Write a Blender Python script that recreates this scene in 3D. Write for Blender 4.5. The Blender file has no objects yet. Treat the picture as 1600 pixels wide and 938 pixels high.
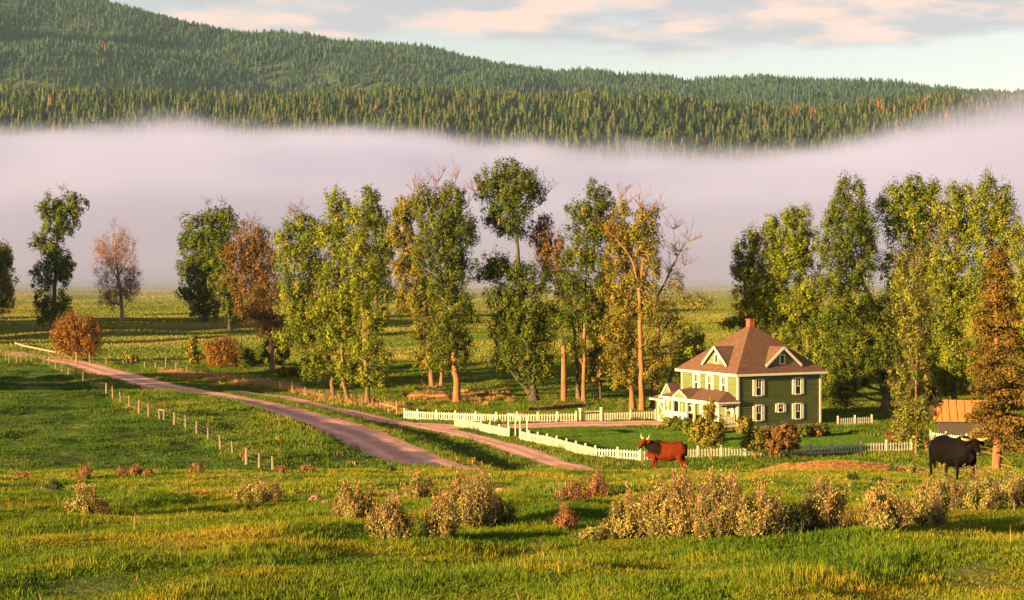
import bpy, bmesh, math, random
import numpy as np
R = math.radians
rng = np.random.default_rng(7)
random.seed(7)
sc = bpy.context.scene
col = sc.collection

# ------------------------------------------------------------------ camera
CAM_Z, F, HOR = 18.0, 3000.0, 400.0          # eye height, focal length and horizon row in photo pixels (1600 wide)
cam_d = bpy.data.cameras.new('camera'); cam_o = bpy.data.objects.new('camera', cam_d); col.objects.link(cam_o)
cam_o.location = (0, 0, CAM_Z); cam_o.rotation_euler = (R(90), 0, 0)
cam_d.sensor_width = 36; cam_d.lens = 36 * F / 1600; cam_d.shift_y = -(469 - HOR) / 1600
cam_d.clip_start = 0.5; cam_d.clip_end = 30000
sc.camera = cam_o

# ------------------------------------------------------------------ sky and sun
SUN_EL, SUN_AZ = 9.5, math.atan2(-0.60, -0.80)     # sun stands low, to the left and behind the camera
sx, sy = math.cos(SUN_AZ), math.sin(SUN_AZ)
w = bpy.data.worlds.new('World'); sc.world = w; w.use_nodes = True
nt = w.node_tree; N = nt.nodes; L = nt.links
for n in list(N): N.remove(n)
def nd(t, tree=None, **kw):
    n = (tree or nt).nodes.new(t)
    for k, v in kw.items():
        if k.startswith('i_'):
            key = k[2:]; key = int(key) if key.isdigit() else key.replace('_', ' ')
            n.inputs[key].default_value = v
        else: setattr(n, k, v)
    return n
sky = nd('ShaderNodeTexSky', sky_type='NISHITA', sun_disc=False)
sky.sun_elevation = R(SUN_EL); sky.sun_rotation = math.atan2(sx, sy)
sky.altitude = 1600; sky.air_density = 1.0; sky.dust_density = 1.6; sky.ozone_density = 1.0
def build_world():
    out = nd('ShaderNodeOutputWorld'); bg = nd('ShaderNodeBackground'); bg.inputs[1].default_value = 0.05
    tc = nd('ShaderNodeTexCoord'); sep = nd('ShaderNodeSeparateXYZ'); L.new(tc.outputs['Generated'], sep.inputs[0])
    # a cloud deck: the view direction meets a plane overhead
    zz = nd('ShaderNodeMath', operation='MAXIMUM', i_1=0.0); L.new(sep.outputs[2], zz.inputs[0])
    za = nd('ShaderNodeMath', operation='ADD', i_1=0.13); L.new(zz.outputs[0], za.inputs[0])
    dx = nd('ShaderNodeMath', operation='DIVIDE'); L.new(sep.outputs[0], dx.inputs[0]); L.new(za.outputs[0], dx.inputs[1])
    dy = nd('ShaderNodeMath', operation='DIVIDE'); L.new(sep.outputs[1], dy.inputs[0]); L.new(za.outputs[0], dy.inputs[1])
    cb = nd('ShaderNodeCombineXYZ'); L.new(dx.outputs[0], cb.inputs[0]); L.new(dy.outputs[0], cb.inputs[1])
    mp = nd('ShaderNodeMapping'); mp.inputs['Location'].default_value = (3.4, 0.35, 1.3); L.new(cb.outputs[0], mp.inputs[0])
    big = nd('ShaderNodeTexNoise', i_Scale=0.8, i_Detail=2.0); L.new(mp.outputs[0], big.inputs['Vector'])
    fin = nd('ShaderNodeTexNoise', i_Scale=4.0, i_Detail=6.0, i_Roughness=0.6); L.new(mp.outputs[0], fin.inputs['Vector'])
    puf = nd('ShaderNodeTexNoise', i_Scale=3.6, i_Detail=6.0, i_Roughness=0.55); L.new(mp.outputs[0], puf.inputs['Vector'])
    # deck reaches down to a few degrees above the horizon
    el = nd('ShaderNodeMapRange', clamp=True); el.interpolation_type = 'SMOOTHSTEP'
    el.inputs[1].default_value = 0.092; el.inputs[2].default_value = 0.122; L.new(sep.outputs[2], el.inputs[0])
    a = nd('ShaderNodeMath', operation='MULTIPLY_ADD', i_1=0.55, i_2=-0.06); L.new(fin.outputs[0], a.inputs[0])
    b = nd('ShaderNodeMath', operation='MULTIPLY_ADD', i_1=0.75); L.new(big.outputs[0], b.inputs[0]); L.new(a.outputs[0], b.inputs[2])
    c = nd('ShaderNodeMath', operation='MULTIPLY_ADD', i_1=0.30); L.new(el.outputs[0], c.inputs[0]); L.new(b.outputs[0], c.inputs[2])
    cov = nd('ShaderNodeMapRange', clamp=True); cov.interpolation_type = 'SMOOTHSTEP'
    cov.inputs[1].default_value = 0.80; cov.inputs[2].default_value = 0.96; L.new(c.outputs[0], cov.inputs[0])
    pk = nd('ShaderNodeMapRange', clamp=True); pk.interpolation_type = 'SMOOTHSTEP'
    pk.inputs[1].default_value = 0.47; pk.inputs[2].default_value = 0.63; L.new(puf.outputs[0], pk.inputs[0])
    cc = nd('ShaderNodeMix', data_type='RGBA'); cc.inputs[6].default_value = CLOUD_A; cc.inputs[7].default_value = CLOUD_B
    L.new(pk.outputs[0], cc.inputs[0])
    warm = nd('ShaderNodeMix', data_type='RGBA', blend_type='MULTIPLY'); warm.inputs[0].default_value = 1.0
    warm.inputs[7].default_value = SKY_TINT; L.new(sky.outputs[0], warm.inputs[6])
    mx = nd('ShaderNodeMix', data_type='RGBA'); L.new(warm.outputs[2], mx.inputs[6]); L.new(cc.outputs[2], mx.inputs[7])
    cv = nd('ShaderNodeMath', operation='MULTIPLY', i_1=0.85); L.new(cov.outputs[0], cv.inputs[0]); L.new(cv.outputs[0], mx.inputs[0])
    L.new(mx.outputs[2], bg.inputs[0]); L.new(bg.outputs[0], out.inputs[0])
CLOUD_A = (2.75, 2.65, 2.95, 1); CLOUD_B = (5.2, 3.5, 2.9, 1); SKY_TINT = (1.10, .84, .78, 1)
build_world()
sun_d = bpy.data.lights.new('sun', 'SUN'); sun_o = bpy.data.objects.new('sun', sun_d); col.objects.link(sun_o)
sun_d.energy = 5.0; sun_d.angle = R(0.6); sun_d.color = (1.0, 0.67, 0.28)
ce, se = math.cos(R(SUN_EL)), math.sin(R(SUN_EL))
from mathutils import Vector, Matrix
sun_o.rotation_euler = Vector((-sx * ce, -sy * ce, -se)).to_track_quat('-Z', 'Y').to_euler()
sun_o.location = (-60, -60, 60)
vs = sc.view_settings; vs.view_transform = 'Standard'; vs.look = 'None'; vs.gamma = 1; vs.use_curve_mapping = False
vs.exposure = 2.1
cy = sc.cycles; cy.use_denoising = True; cy.volume_bounces = 3; cy.max_bounces = 8; cy.diffuse_bounces = 3
cy.transparent_max_bounces = 16; cy.volume_step_rate = 0.7; cy.volume_max_steps = 128; cy.use_fast_gi = False
sc.render.engine = 'CYCLES'

# ------------------------------------------------------------------ helpers
def link(o, parent=None):
    col.objects.link(o)
    if parent is not None: o.parent = parent
    return o
def tag(o, label=None, cat=None, group=None, kind=None):
    if label: o['label'] = label
    if cat: o['category'] = cat
    if group: o['group'] = group
    if kind: o['kind'] = kind
    return o
def empty(name, loc=(0, 0, 0), rz=0.0, label=None, cat=None, group=None):
    o = bpy.data.objects.new(name, None); o.location = loc; o.rotation_euler = (0, 0, rz); o.empty_display_size = 0.3
    link(o); return tag(o, label, cat, group)
def mesh_np(name, V, Fa, mat, parent=None, var=None, smooth=False, only_data=False, extra=None):
    """one mesh object from numpy arrays; Fa is an (n,k) array or a list of such arrays"""
    V = np.asarray(V, np.float32).reshape(-1, 3)
    if not isinstance(Fa, (list, tuple)): Fa = [Fa]
    Fa = [np.asarray(f, np.int32) for f in Fa if len(f)]
    me = bpy.data.meshes.new(name)
    me.vertices.add(len(V)); me.vertices.foreach_set('co', V.ravel())
    loops = np.concatenate([f.ravel() for f in Fa]); tot = np.concatenate([np.full(len(f), f.shape[1], np.int32) for f in Fa])
    start = np.concatenate([[0], np.cumsum(tot)[:-1]]).astype(np.int32)
    me.loops.add(len(loops)); me.loops.foreach_set('vertex_index', loops)
    me.polygons.add(len(tot)); me.polygons.foreach_set('loop_start', start); me.polygons.foreach_set('loop_total', tot)
    if smooth: me.polygons.foreach_set('use_smooth', np.ones(len(tot), bool))
    if var is not None:
        a = me.attributes.new('var', 'FLOAT', 'FACE'); a.data.foreach_set('value', np.asarray(var, np.float32))
    me.update(calc_edges=True); me.validate()
    if mat: me.materials.append(mat)
    if only_data: return me
    return link(bpy.data.objects.new(name, me), parent)
class MB:
    """collects boxes, bars, tubes and polygons into one mesh"""
    def __init__(s): s.v = []; s.f = []
    def poly(s, pts, faces):
        b = len(s.v); s.v += [tuple(p) for p in pts]; s.f += [tuple(b + i for i in f) for f in faces]; return s
    def box(s, x0, x1, y0, y1, z0, z1):
        return s.poly([(x0,y0,z0),(x1,y0,z0),(x1,y1,z0),(x0,y1,z0),(x0,y0,z1),(x1,y0,z1),(x1,y1,z1),(x0,y1,z1)],
                      [(0,3,2,1),(4,5,6,7),(0,1,5,4),(1,2,6,5),(2,3,7,6),(3,0,4,7)])
    def prism(s, outline, d):
        """outline: list of 3D points (planar), extruded by vector d"""
        n = len(outline); a = [Vector(p) for p in outline]; b = [p + Vector(d) for p in a]
        return s.poly(a + b, [tuple(range(n - 1, -1, -1)), tuple(range(n, 2 * n))] + [(i, (i + 1) % n, n + (i + 1) % n, n + i) for i in range(n)])
    def bar(s, p, q, wd, ht=None, up=(0, 0, 1)):
        p, q = Vector(p), Vector(q); ht = ht or wd; d = (q - p).normalized(); u = Vector(up)
        x = d.cross(u); x = x.normalized() if x.length > 1e-4 else Vector((1, 0, 0)); u = x.cross(d)
        o = [(-.5, -.5), (.5, -.5), (.5, .5), (-.5, .5)]
        return s.poly([e + x * (a * wd) + u * (b * ht) for e in (p, q) for a, b in o], [(3,2,1,0),(4,5,6,7),(0,1,5,4),(1,2,6,5),(2,3,7,6),(3,0,4,7)])
    def tube(s, pts, rad, n=8, cap=True):
        pts = [Vector(p) for p in pts]; b = len(s.v); prev = None
        for i, p in enumerate(pts):
            d = (pts[min(i + 1, len(pts) - 1)] - pts[max(i - 1, 0)]).normalized()
            x = prev if prev is not None else (Vector((1, 0, 0)) if abs(d.x) < .9 else Vector((0, 1, 0)))
            x = (x - d * x.dot(d)).normalized(); prev = x; y = d.cross(x); r = rad[i] if hasattr(rad, '__len__') else rad
            for k in range(n):
                a = 2 * math.pi * k / n; s.v.append(tuple(p + x * (r * math.cos(a)) + y * (r * math.sin(a))))
        for i in range(len(pts) - 1):
            for k in range(n):
                k2 = (k + 1) % n; s.f.append((b + i*n + k, b + i*n + k2, b + (i+1)*n + k2, b + (i+1)*n + k))
        if cap:
            s.f.append(tuple(b + k for k in range(n - 1, -1, -1))); s.f.append(tuple(b + (len(pts) - 1) * n + k for k in range(n)))
        return s
    def build(s, name, mat, parent=None, smooth=False, bevel=0.0, data=False):
        me = bpy.data.meshes.new(name); me.from_pydata(s.v, [], s.f); me.update()
        if smooth: me.polygons.foreach_set('use_smooth', np.ones(len(s.f), bool))
        if mat: me.materials.append(mat)
        if data: return me
        o = link(bpy.data.objects.new(name, me), parent)
        if bevel:
            m = o.modifiers.new('bevel', 'BEVEL'); m.width = bevel; m.segments = 1; m.limit_method = 'ANGLE'
        return o
def S(x): x = np.clip(x, 0, 1); return x * x * (3 - 2 * x)

# ------------------------------------------------------------------ materials
def new_mat(name):
    m = bpy.data.materials.new(name); m.use_nodes = True; t = m.node_tree
    return m, t, t.nodes['Principled BSDF']
def ramp(t, stops, interp='LINEAR'):
    n = t.nodes.new('ShaderNodeValToRGB'); cr = n.color_ramp; cr.interpolation = interp
    while len(cr.elements) < len(stops): cr.elements.new(0.5)
    for e, (p, c) in zip(cr.elements, stops): e.position = p; e.color = (*c, 1) if len(c) == 3 else c
    return n
def noise_mat(name, stops, scale, rough=0.85, bump=0.0, bscale=None, detail=5.0, coord='Object', stretch=None, spec=0.2, bdist=0.02):
    m, t, p = new_mat(name); tc = nd('ShaderNodeTexCoord', t); v = tc.outputs[coord]
    if stretch:
        mp = nd('ShaderNodeMapping', t); mp.inputs['Scale'].default_value = stretch; t.links.new(v, mp.inputs[0]); v = mp.outputs[0]
    n = nd('ShaderNodeTexNoise', t, i_Scale=scale, i_Detail=detail, i_Roughness=0.6); t.links.new(v, n.inputs['Vector'])
    r = ramp(t, stops); t.links.new(n.outputs[0], r.inputs[0]); t.links.new(r.outputs[0], p.inputs['Base Color'])
    p.inputs['Roughness'].default_value = rough; p.inputs['Specular IOR Level'].default_value = spec
    if bump:
        n2 = nd('ShaderNodeTexNoise', t, i_Scale=bscale or scale * 4, i_Detail=4.0); t.links.new(v, n2.inputs['Vector'])
        b = nd('ShaderNodeBump', t, i_Strength=bump, i_Distance=bdist); t.links.new(n2.outputs[0], b.inputs['Height']); t.links.new(b.outputs[0], p.inputs['Normal'])
    return m
def leaf_mat(name, stops, trans=0.27, patch=None, inst=False, pw=0.6):
    """leaves: colour from the per-clump attribute 'var' (or the instance's random number), some light through the blade"""
    m, t, p = new_mat(name)
    if inst:
        at = nd('ShaderNodeObjectInfo', t); src = at.outputs['Random']
    else:
        at = nd('ShaderNodeAttribute', t); at.attribute_name = 'var'; src = at.outputs['Fac']
    if patch:
        g = nd('ShaderNodeNewGeometry', t); n = nd('ShaderNodeTexNoise', t, i_Scale=patch, i_Detail=3.0); t.links.new(g.outputs['Position'], n.inputs['Vector'])
        mr = nd('ShaderNodeMapRange', t); mr.inputs[1].default_value = .3; mr.inputs[2].default_value = .7; t.links.new(n.outputs[0], mr.inputs[0])
        mx = nd('ShaderNodeMix', t); mx.inputs[0].default_value = pw; t.links.new(src, mx.inputs[2]); t.links.new(mr.outputs[0], mx.inputs[3]); src = mx.outputs[0]
    r = ramp(t, stops); t.links.new(src, r.inputs[0])
    p.inputs['Roughness'].default_value = 0.7; p.inputs['Specular IOR Level'].default_value = 0.15
    t.links.new(r.outputs[0], p.inputs['Base Color'])
    tr = nd('ShaderNodeBsdfTranslucent', t); t.links.new(r.outputs[0], tr.inputs[0])
    ms = nd('ShaderNodeMixShader', t); ms.inputs[0].default_value = trans
    t.links.new(p.outputs[0], ms.inputs[1]); t.links.new(tr.outputs[0], ms.inputs[2])
    t.links.new(ms.outputs[0], t.nodes['Material Output'].inputs[0]); return m
def plain_mat(name, c, rough=0.6, spec=0.3, metal=0.0):
    m, t, p = new_mat(name); p.inputs['Base Color'].default_value = (*c, 1); p.inputs['Roughness'].default_value = rough
    p.inputs['Specular IOR Level'].default_value = spec; p.inputs['Metallic'].default_value = metal; return m

# ------------------------------------------------------------------ terrain
def wob(X, Y, sc_, seed, n=10):
    r = np.random.default_rng(seed); z = 0
    for _ in range(n):
        a = r.uniform(0, 6.283); k = 6.283 / (sc_ * r.uniform(.6, 1.7)); z = z + np.sin(X * math.cos(a) * k + Y * math.sin(a) * k + r.uniform(0, 6.283))
    return z / math.sqrt(n)
def curve_pts(P, n=12):
    """smooth Catmull-Rom line through 2D points"""
    P = np.array(P, float); Q = np.vstack([2 * P[0] - P[1], P, 2 * P[-1] - P[-2]]); out = []
    for i in range(1, len(Q) - 2):
        for t in np.linspace(0, 1, n, endpoint=False):
            a, b, c, d = Q[i - 1], Q[i], Q[i + 1], Q[i + 2]
            out.append(.5 * ((2 * b) + (c - a) * t + (2 * a - 5 * b + 4 * c - d) * t * t + (3 * b - a - 3 * c + d) * t ** 3))
    return np.array(out + [P[-1]])
def sdist(X, Y, line):
    """signed distance to a line (positive on the right of its direction of travel)"""
    X = np.asarray(X, float); Y = np.asarray(Y, float); best = np.full(X.shape, 1e9); sg = np.ones(X.shape)
    for (ax, ay), (bx, by) in zip(line[:-1], line[1:]):
        dx, dy = bx - ax, by - ay; t = np.clip(((X - ax) * dx + (Y - ay) * dy) / (dx * dx + dy * dy), 0, 1)
        ex, ey = X - ax - t * dx, Y - ay - t * dy; d = np.hypot(ex, ey); m = d < best
        best = np.where(m, d, best); sg = np.where(m, np.sign(ex * dy - ey * dx), sg)
    return best * sg
ROAD = [(62, 118), (34, 124), (14, 132), (0, 143), (-6.8, 153.6), (-15, 182), (-23.3, 204), (-37.6, 240), (-47, 258), (-58, 283), (-72, 315), (-86, 340), (-110, 372), (-150, 415), (-220, 480)]
LANE = [(70, 132), (40, 137), (22, 143), (11, 152), (4.8, 163), (0.9, 176.5), (-5.8, 195), (-14, 210), (-22.6, 228), (-27.4, 240), (-36.8, 254)]
ROAD_L = curve_pts(ROAD, 3); LANE_L = curve_pts(LANE, 3)
_py = np.array([-400, -60, 0, 22, 26, 30, 40, 50, 64, 80, 88, 95, 105, 115, 125, 135, 400])
_pz = np.array([12, 16.0, 16.1, 13.92, 13.70, 13.45, 12.72, 11.90, 10.55, 8.92, 8.02, 7.0, 4.7, 2.3, 0.4, -3, -60])
_gy = np.arange(-400, 400, 1.0); _gz = np.interp(_gy, _py, _pz); _k = np.exp(-.5 * (np.arange(-6, 7) / 2.0) ** 2); _k /= _k.sum()
_gs = np.convolve(np.pad(_gz, 6, mode='edge'), _k, mode='valid')
def hgt(X, Y):
    X = np.asarray(X, float); Y = np.asarray(Y, float)
    kn = np.interp(Y, _gy, _gs) + .10 * wob(X, Y, 9, 3) * S((Y - 5) / 20) + .035 * wob(X, Y, 2.2, 4)
    kn = kn + 5 * np.exp(-(((X + 135) / 48) ** 2 + ((Y - 92) / 42) ** 2)) + 2.15 * np.exp(-(((X - 18) / 10) ** 2 + ((Y - 106.5) / 5.5) ** 2))
    kn = kn - .00004 * np.maximum(0, X - 60) ** 2 * 8
    d = sdist(X, Y, ROAD_L)
    lev = 1.15 - 0.75 * S((Y - 205) / 50)
    left = (1.25 + 1.0 * np.exp(-(((X + 64) / 5) ** 2 + ((Y - 288) / 10) ** 2))) * (1 - .88 * S((Y - 205) / 60))
    pl = np.where(d < 0, lev + left * S((-d - 3.1) / 3.0), lev * (1 - S((d - 3.0) / 6.0)))
    pl = pl + np.where(np.abs(d) > 4, (.12 * (1 + 1.4 * (d < 0)) * wob(X, Y, 14, 5) + .06 * (1 + .5 * (d < 0)) * wob(X, Y, 4.5, 6)) * S((np.abs(d) - 4) / 6), 0) * (1 - .75 * S((Y - 150) / 20) * S((d - 6) / 6) * (Y < 260))
    pl = pl + .35 * wob(X, Y, 60, 8) * S((Y - 300) / 100)
    m = np.maximum(kn, pl); return m + np.log1p(np.exp(-np.abs(kn - pl) / .35)) * .35 * (np.abs(kn - pl) < 4)
_ys = np.concatenate([np.linspace(15, 140, 500), np.geomspace(140.1, 2500, 900)])
def at(px, py, Y):
    return Vector(((px - 800) / F * Y, Y, CAM_Z - (py - HOR) / F * Y))
def G(px, py, y_min=15.0):
    """the point of the ground seen at this pixel of the photograph (first surface met beyond y_min)"""
    ys = _ys[_ys > y_min]; X = (px - 800) / F * ys; ray = CAM_Z - (py - HOR) / F * ys; h = hgt(X, ys); hit = np.nonzero(h >= ray)[0]
    if len(hit) == 0: i = len(ys) - 1; return Vector((X[i], ys[i], h[i]))
    i = hit[0]
    if i == 0: return Vector((X[0], ys[0], h[0]))
    a = (ray[i-1] - h[i-1]); b = (h[i] - ray[i]); t = a / (a + b + 1e-9); y = ys[i-1] + t * (ys[i] - ys[i-1]); x = (px - 800) / F * y
    return Vector((x, y, float(hgt(x, y))))
def on(x, y, dz=0.0): return Vector((x, y, float(hgt(x, y)) + dz))
# ================================================================== THE SETTING
# ---- ground: one sheet, fine near the camera, reaching past the hills
def lines(segs):
    out = []
    for a, b, st in segs: out += list(np.arange(a, b, st))
    return np.array(out + [segs[-1][1]])
gx = lines([(-6000, -1500, 500), (-1500, -400, 100), (-400, -160, 10), (-160, -60, 2.0), (-60, 62, 1.15), (62, 160, 4), (160, 400, 20), (400, 1500, 100), (1500, 6000, 500)])
gy = lines([(-400, 0, 20), (0, 18, 2), (18, 130, 0.9), (130, 290, 1.15), (290, 420, 2.5), (420, 900, 15), (900, 3000, 60), (3000, 12000, 500)])
GX, GY = np.meshgrid(gx, gy); GZ = hgt(GX, GY)
ny, nx = GX.shape; ii = (np.arange(ny - 1)[:, None] * nx + np.arange(nx - 1)[None, :]).ravel()
def ground_mat():
    m, t, p = new_mat('meadow_ground'); g = nd('ShaderNodeNewGeometry', t); P = g.outputs['Position']
    def noi(s, d=4.0, stretch=None):
        v = P
        if stretch:
            mp = nd('ShaderNodeMapping', t); mp.inputs['Scale'].default_value = stretch; t.links.new(P, mp.inputs[0]); v = mp.outputs[0]
        n = nd('ShaderNodeTexNoise', t, i_Scale=s, i_Detail=d, i_Roughness=0.6); t.links.new(v, n.inputs['Vector']); return n.outputs[0]
    r1 = ramp(t, [(.30, (.045, .085, .012)), (.46, (.075, .115, .016)), (.60, (.12, .13, .022)), (.74, (.18, .14, .035))]); t.links.new(noi(.16, 6.0), r1.inputs[0])
    r2 = ramp(t, [(.36, (.11, .13, .025)), (.5, (.16, .155, .035)), (.64, (.24, .18, .06))]); t.links.new(noi(.012, 5.0, (.25, 1, 1)), r2.inputs[0])
    sp = nd('ShaderNodeSeparateXYZ', t); t.links.new(P, sp.inputs[0])
    far = nd('ShaderNodeMapRange', t); far.inputs[1].default_value = 330; far.inputs[2].default_value = 650; t.links.new(sp.outputs[1], far.inputs[0])
    mx = nd('ShaderNodeMix', t, data_type='RGBA'); t.links.new(far.outputs[0], mx.inputs[0]); t.links.new(r1.outputs[0], mx.inputs[6]); t.links.new(r2.outputs[0], mx.inputs[7])
    # the bare orange soil bank beyond the crest
    vm = nd('ShaderNodeVectorMath', t, operation='SUBTRACT'); vm.inputs[1].default_value = (17.8, 106.5, 5.0); t.links.new(P, vm.inputs[0])
    vs_ = nd('ShaderNodeVectorMath', t, operation='MULTIPLY'); vs_.inputs[1].default_value = (1 / 13, 1 / 6.0, 0); t.links.new(vm.outputs[0], vs_.inputs[0])
    ln = nd('ShaderNodeVectorMath', t, operation='LENGTH'); t.links.new(vs_.outputs[0], ln.inputs[0])
    ad = nd('ShaderNodeMath', t, operation='MULTIPLY_ADD', i_1=.7); t.links.new(noi(.8, 5.0), ad.inputs[0]); t.links.new(ln.outputs['Value'], ad.inputs[2])
    so = nd('ShaderNodeMapRange', t); so.inputs[1].default_value = 1.4; so.inputs[2].default_value = 1.15; so.inputs[3].default_value = 0; so.inputs[4].default_value = 1; t.links.new(ad.outputs[0], so.inputs[0])
    m2 = nd('ShaderNodeMix', t, data_type='RGBA'); m2.inputs[7].default_value = (.46, .165, .04, 1); t.links.new(so.outputs[0], m2.inputs[0]); t.links.new(mx.outputs[2], m2.inputs[6])
    t.links.new(m2.outputs[2], p.inputs['Base Color']); p.inputs['Roughness'].default_value = .95; p.inputs['Specular IOR Level'].default_value = .1
    b = nd('ShaderNodeBump', t, i_Strength=.9, i_Distance=.25); t.links.new(noi(1.1, 6.0), b.inputs['Height']); t.links.new(b.outputs[0], p.inputs['Normal'])
    return m
M_ground = ground_mat()
ground = mesh_np('ground', np.stack([GX, GY, GZ], -1), np.stack([ii, ii + 1, ii + nx + 1, ii + nx], 1), M_ground, smooth=True)
tag(ground, kind='structure')

# ---- roads
M_road = noise_mat('red_gravel', [(.3, (.60, .29, .215)), (.5, (.72, .36, .27)), (.72, (.78, .43, .33))], .9, .95, .6, 14.0, coord='Object', stretch=(1, .35, 1), bdist=.03)
def road_wear(m):
    t = m.node_tree; p = t.nodes['Principled BSDF']; src = p.inputs['Base Color'].links[0].from_socket; at_ = nd('ShaderNodeAttribute', t); at_.attribute_name = 'var'
    tc = nd('ShaderNodeTexCoord', t); n = nd('ShaderNodeTexNoise', t, i_Scale=.35, i_Detail=4.0); t.links.new(tc.outputs['Object'], n.inputs['Vector'])
    ad = nd('ShaderNodeMath', t, operation='MULTIPLY_ADD', i_1=.9, i_2=-.45); t.links.new(n.outputs[0], ad.inputs[0]); a2 = nd('ShaderNodeMath', t, operation='ADD', use_clamp=True); t.links.new(ad.outputs[0], a2.inputs[0]); t.links.new(at_.outputs['Fac'], a2.inputs[1])
    r = ramp(t, [(0, (.60, .62, .60)), (1, (1, 1, 1))]); t.links.new(a2.outputs[0], r.inputs[0]); mx = nd('ShaderNodeMix', t, data_type='RGBA', blend_type='MULTIPLY'); mx.inputs[0].default_value = 1; t.links.new(src, mx.inputs[6]); t.links.new(r.outputs[0], mx.inputs[7]); t.links.new(mx.outputs[2], p.inputs['Base Color'])
road_wear(M_road)
def strip(name, line, half, mat, lift=.06, cols=7, jag=.0, crown=.05):
    Pn = np.array(line); T = np.gradient(Pn, axis=0); T /= np.linalg.norm(T, axis=1)[:, None]; Nn = np.stack([T[:, 1], -T[:, 0]], 1)
    s = np.linspace(-1, 1, cols); hw = half if hasattr(half, '__len__') else np.full(len(Pn), half)
    l = hw + jag * wob(Pn[:, 0], Pn[:, 1], 5, 31); r = hw + jag * wob(Pn[:, 0], Pn[:, 1], 5, 32)
    off = np.where(s[None, :] < 0, s[None, :] * l[:, None], s[None, :] * r[:, None])
    X = Pn[:, :1] + Nn[:, :1] * off; Y = Pn[:, 1:] + Nn[:, 1:] * off; Z = hgt(X, Y) + lift + crown * (1 - s[None, :] ** 2)
    sm_ = np.abs((s[1:] + s[:-1]) / 2); track = np.exp(-((sm_ - .45) / .2) ** 2)
    n = len(Pn); i = (np.arange(n - 1)[:, None] * cols + np.arange(cols - 1)[None, :]).ravel()
    return tag(mesh_np(name, np.stack([X, Y, Z], -1), np.stack([i, i + cols, i + cols + 1, i + 1], 1), mat, smooth=True, var=np.tile(track, n - 1)), kind='structure')
strip('gravel_road', curve_pts(ROAD, 14), 2.95, M_road, jag=.22, cols=15)
strip('gravel_lane', curve_pts(LANE, 14), 1.6, M_road, jag=.20, cols=13, lift=.045)
DRIVE = [G(640, 664).to_2d(), G(720, 668).to_2d(), G(800, 667).to_2d(), G(880, 664).to_2d(), G(960, 663).to_2d(), G(1040, 662).to_2d()]
strip('driveway', curve_pts(DRIVE, 10), np.linspace(2.2, 3.4, 51), M_road, jag=.12, cols=7, lift=.05)

# ---- hills behind the fog
def hill(name, px_line, Yr, Yf, tree_h, mat, nx_=160, ny_=60, x_lo=-700, x_hi=2300, rough=1.0, power=1.15, bumps=()):
    xs = np.array([p[0] for p in px_line]); ys = np.array([p[1] for p in px_line])
    px = np.linspace(x_lo, x_hi, nx_); top = CAM_Z + (HOR - np.interp(px, xs, ys)) / F * Yr - tree_h
    top = top + 0.012 * Yr * .05 * wob(px, px * 0, 60, 77)
    tt = np.concatenate([np.linspace(0, 1, ny_), np.linspace(1.06, 1.5, 8)])
    X = (px[None, :] - 800) / F * Yr * np.ones_like(tt)[:, None]; Y = Yf + (Yr - Yf) * tt[:, None] * np.ones_like(px)[None, :]
    s = np.where(tt <= 1, np.sin(np.clip(tt, 0, 1) * math.pi / 2) ** power, 1 - (tt - 1) * .9)
    fold = (wob(X, Y, .16 * Yr, 21) * .035 + wob(X, Y, .06 * Yr, 22) * .013) * top[None, :] * rough * np.sin(np.clip(tt, 0, 1) * math.pi)[:, None] ** .8
    Z = top[None, :] * s[:, None] + fold - 2
    for bx_, by_, sx_, sy_, am in bumps: Z = Z + am * np.exp(-(((X - bx_) / sx_) ** 2 + ((Y - by_) / sy_) ** 2))
    n2, m2 = X.shape; i = (np.arange(n2 - 1)[:, None] * m2 + np.arange(m2 - 1)[None, :]).ravel()
    o = mesh_np(name, np.stack([X, Y, Z], -1), np.stack([i, i + 1, i + m2 + 1, i + m2], 1), mat, smooth=True)
    tag(o, kind='structure'); return X, Y, Z
M_hill = noise_mat('forest_floor', [(.35, (.035, .055, .02)), (.6, (.07, .085, .03))], .01, .95)
ridge = hill('forested_ridge', [(-700, 125), (0, 133), (300, 140), (640, 141), (900, 141), (1050, 153), (1200, 163), (1290, 158), (1450, 146), (1600, 148), (2300, 140)], 3500, 2650, 24, M_hill)
mount = hill('mountain', [(-700, -40), (-200, -20), (120, 0), (250, 24), (400, 54), (600, 78), (800, 104), (1000, 131), (1060, 137), (1150, 127), (1300, 131), (1450, 146), (1620, 160), (2300, 190)], 7000, 3900, 25, M_hill, rough=1.3, nx_=200, ny_=80, bumps=((-1690, 5370, 110, 140, 230), (-1530, 5000, 130, 130, 190)))

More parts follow.
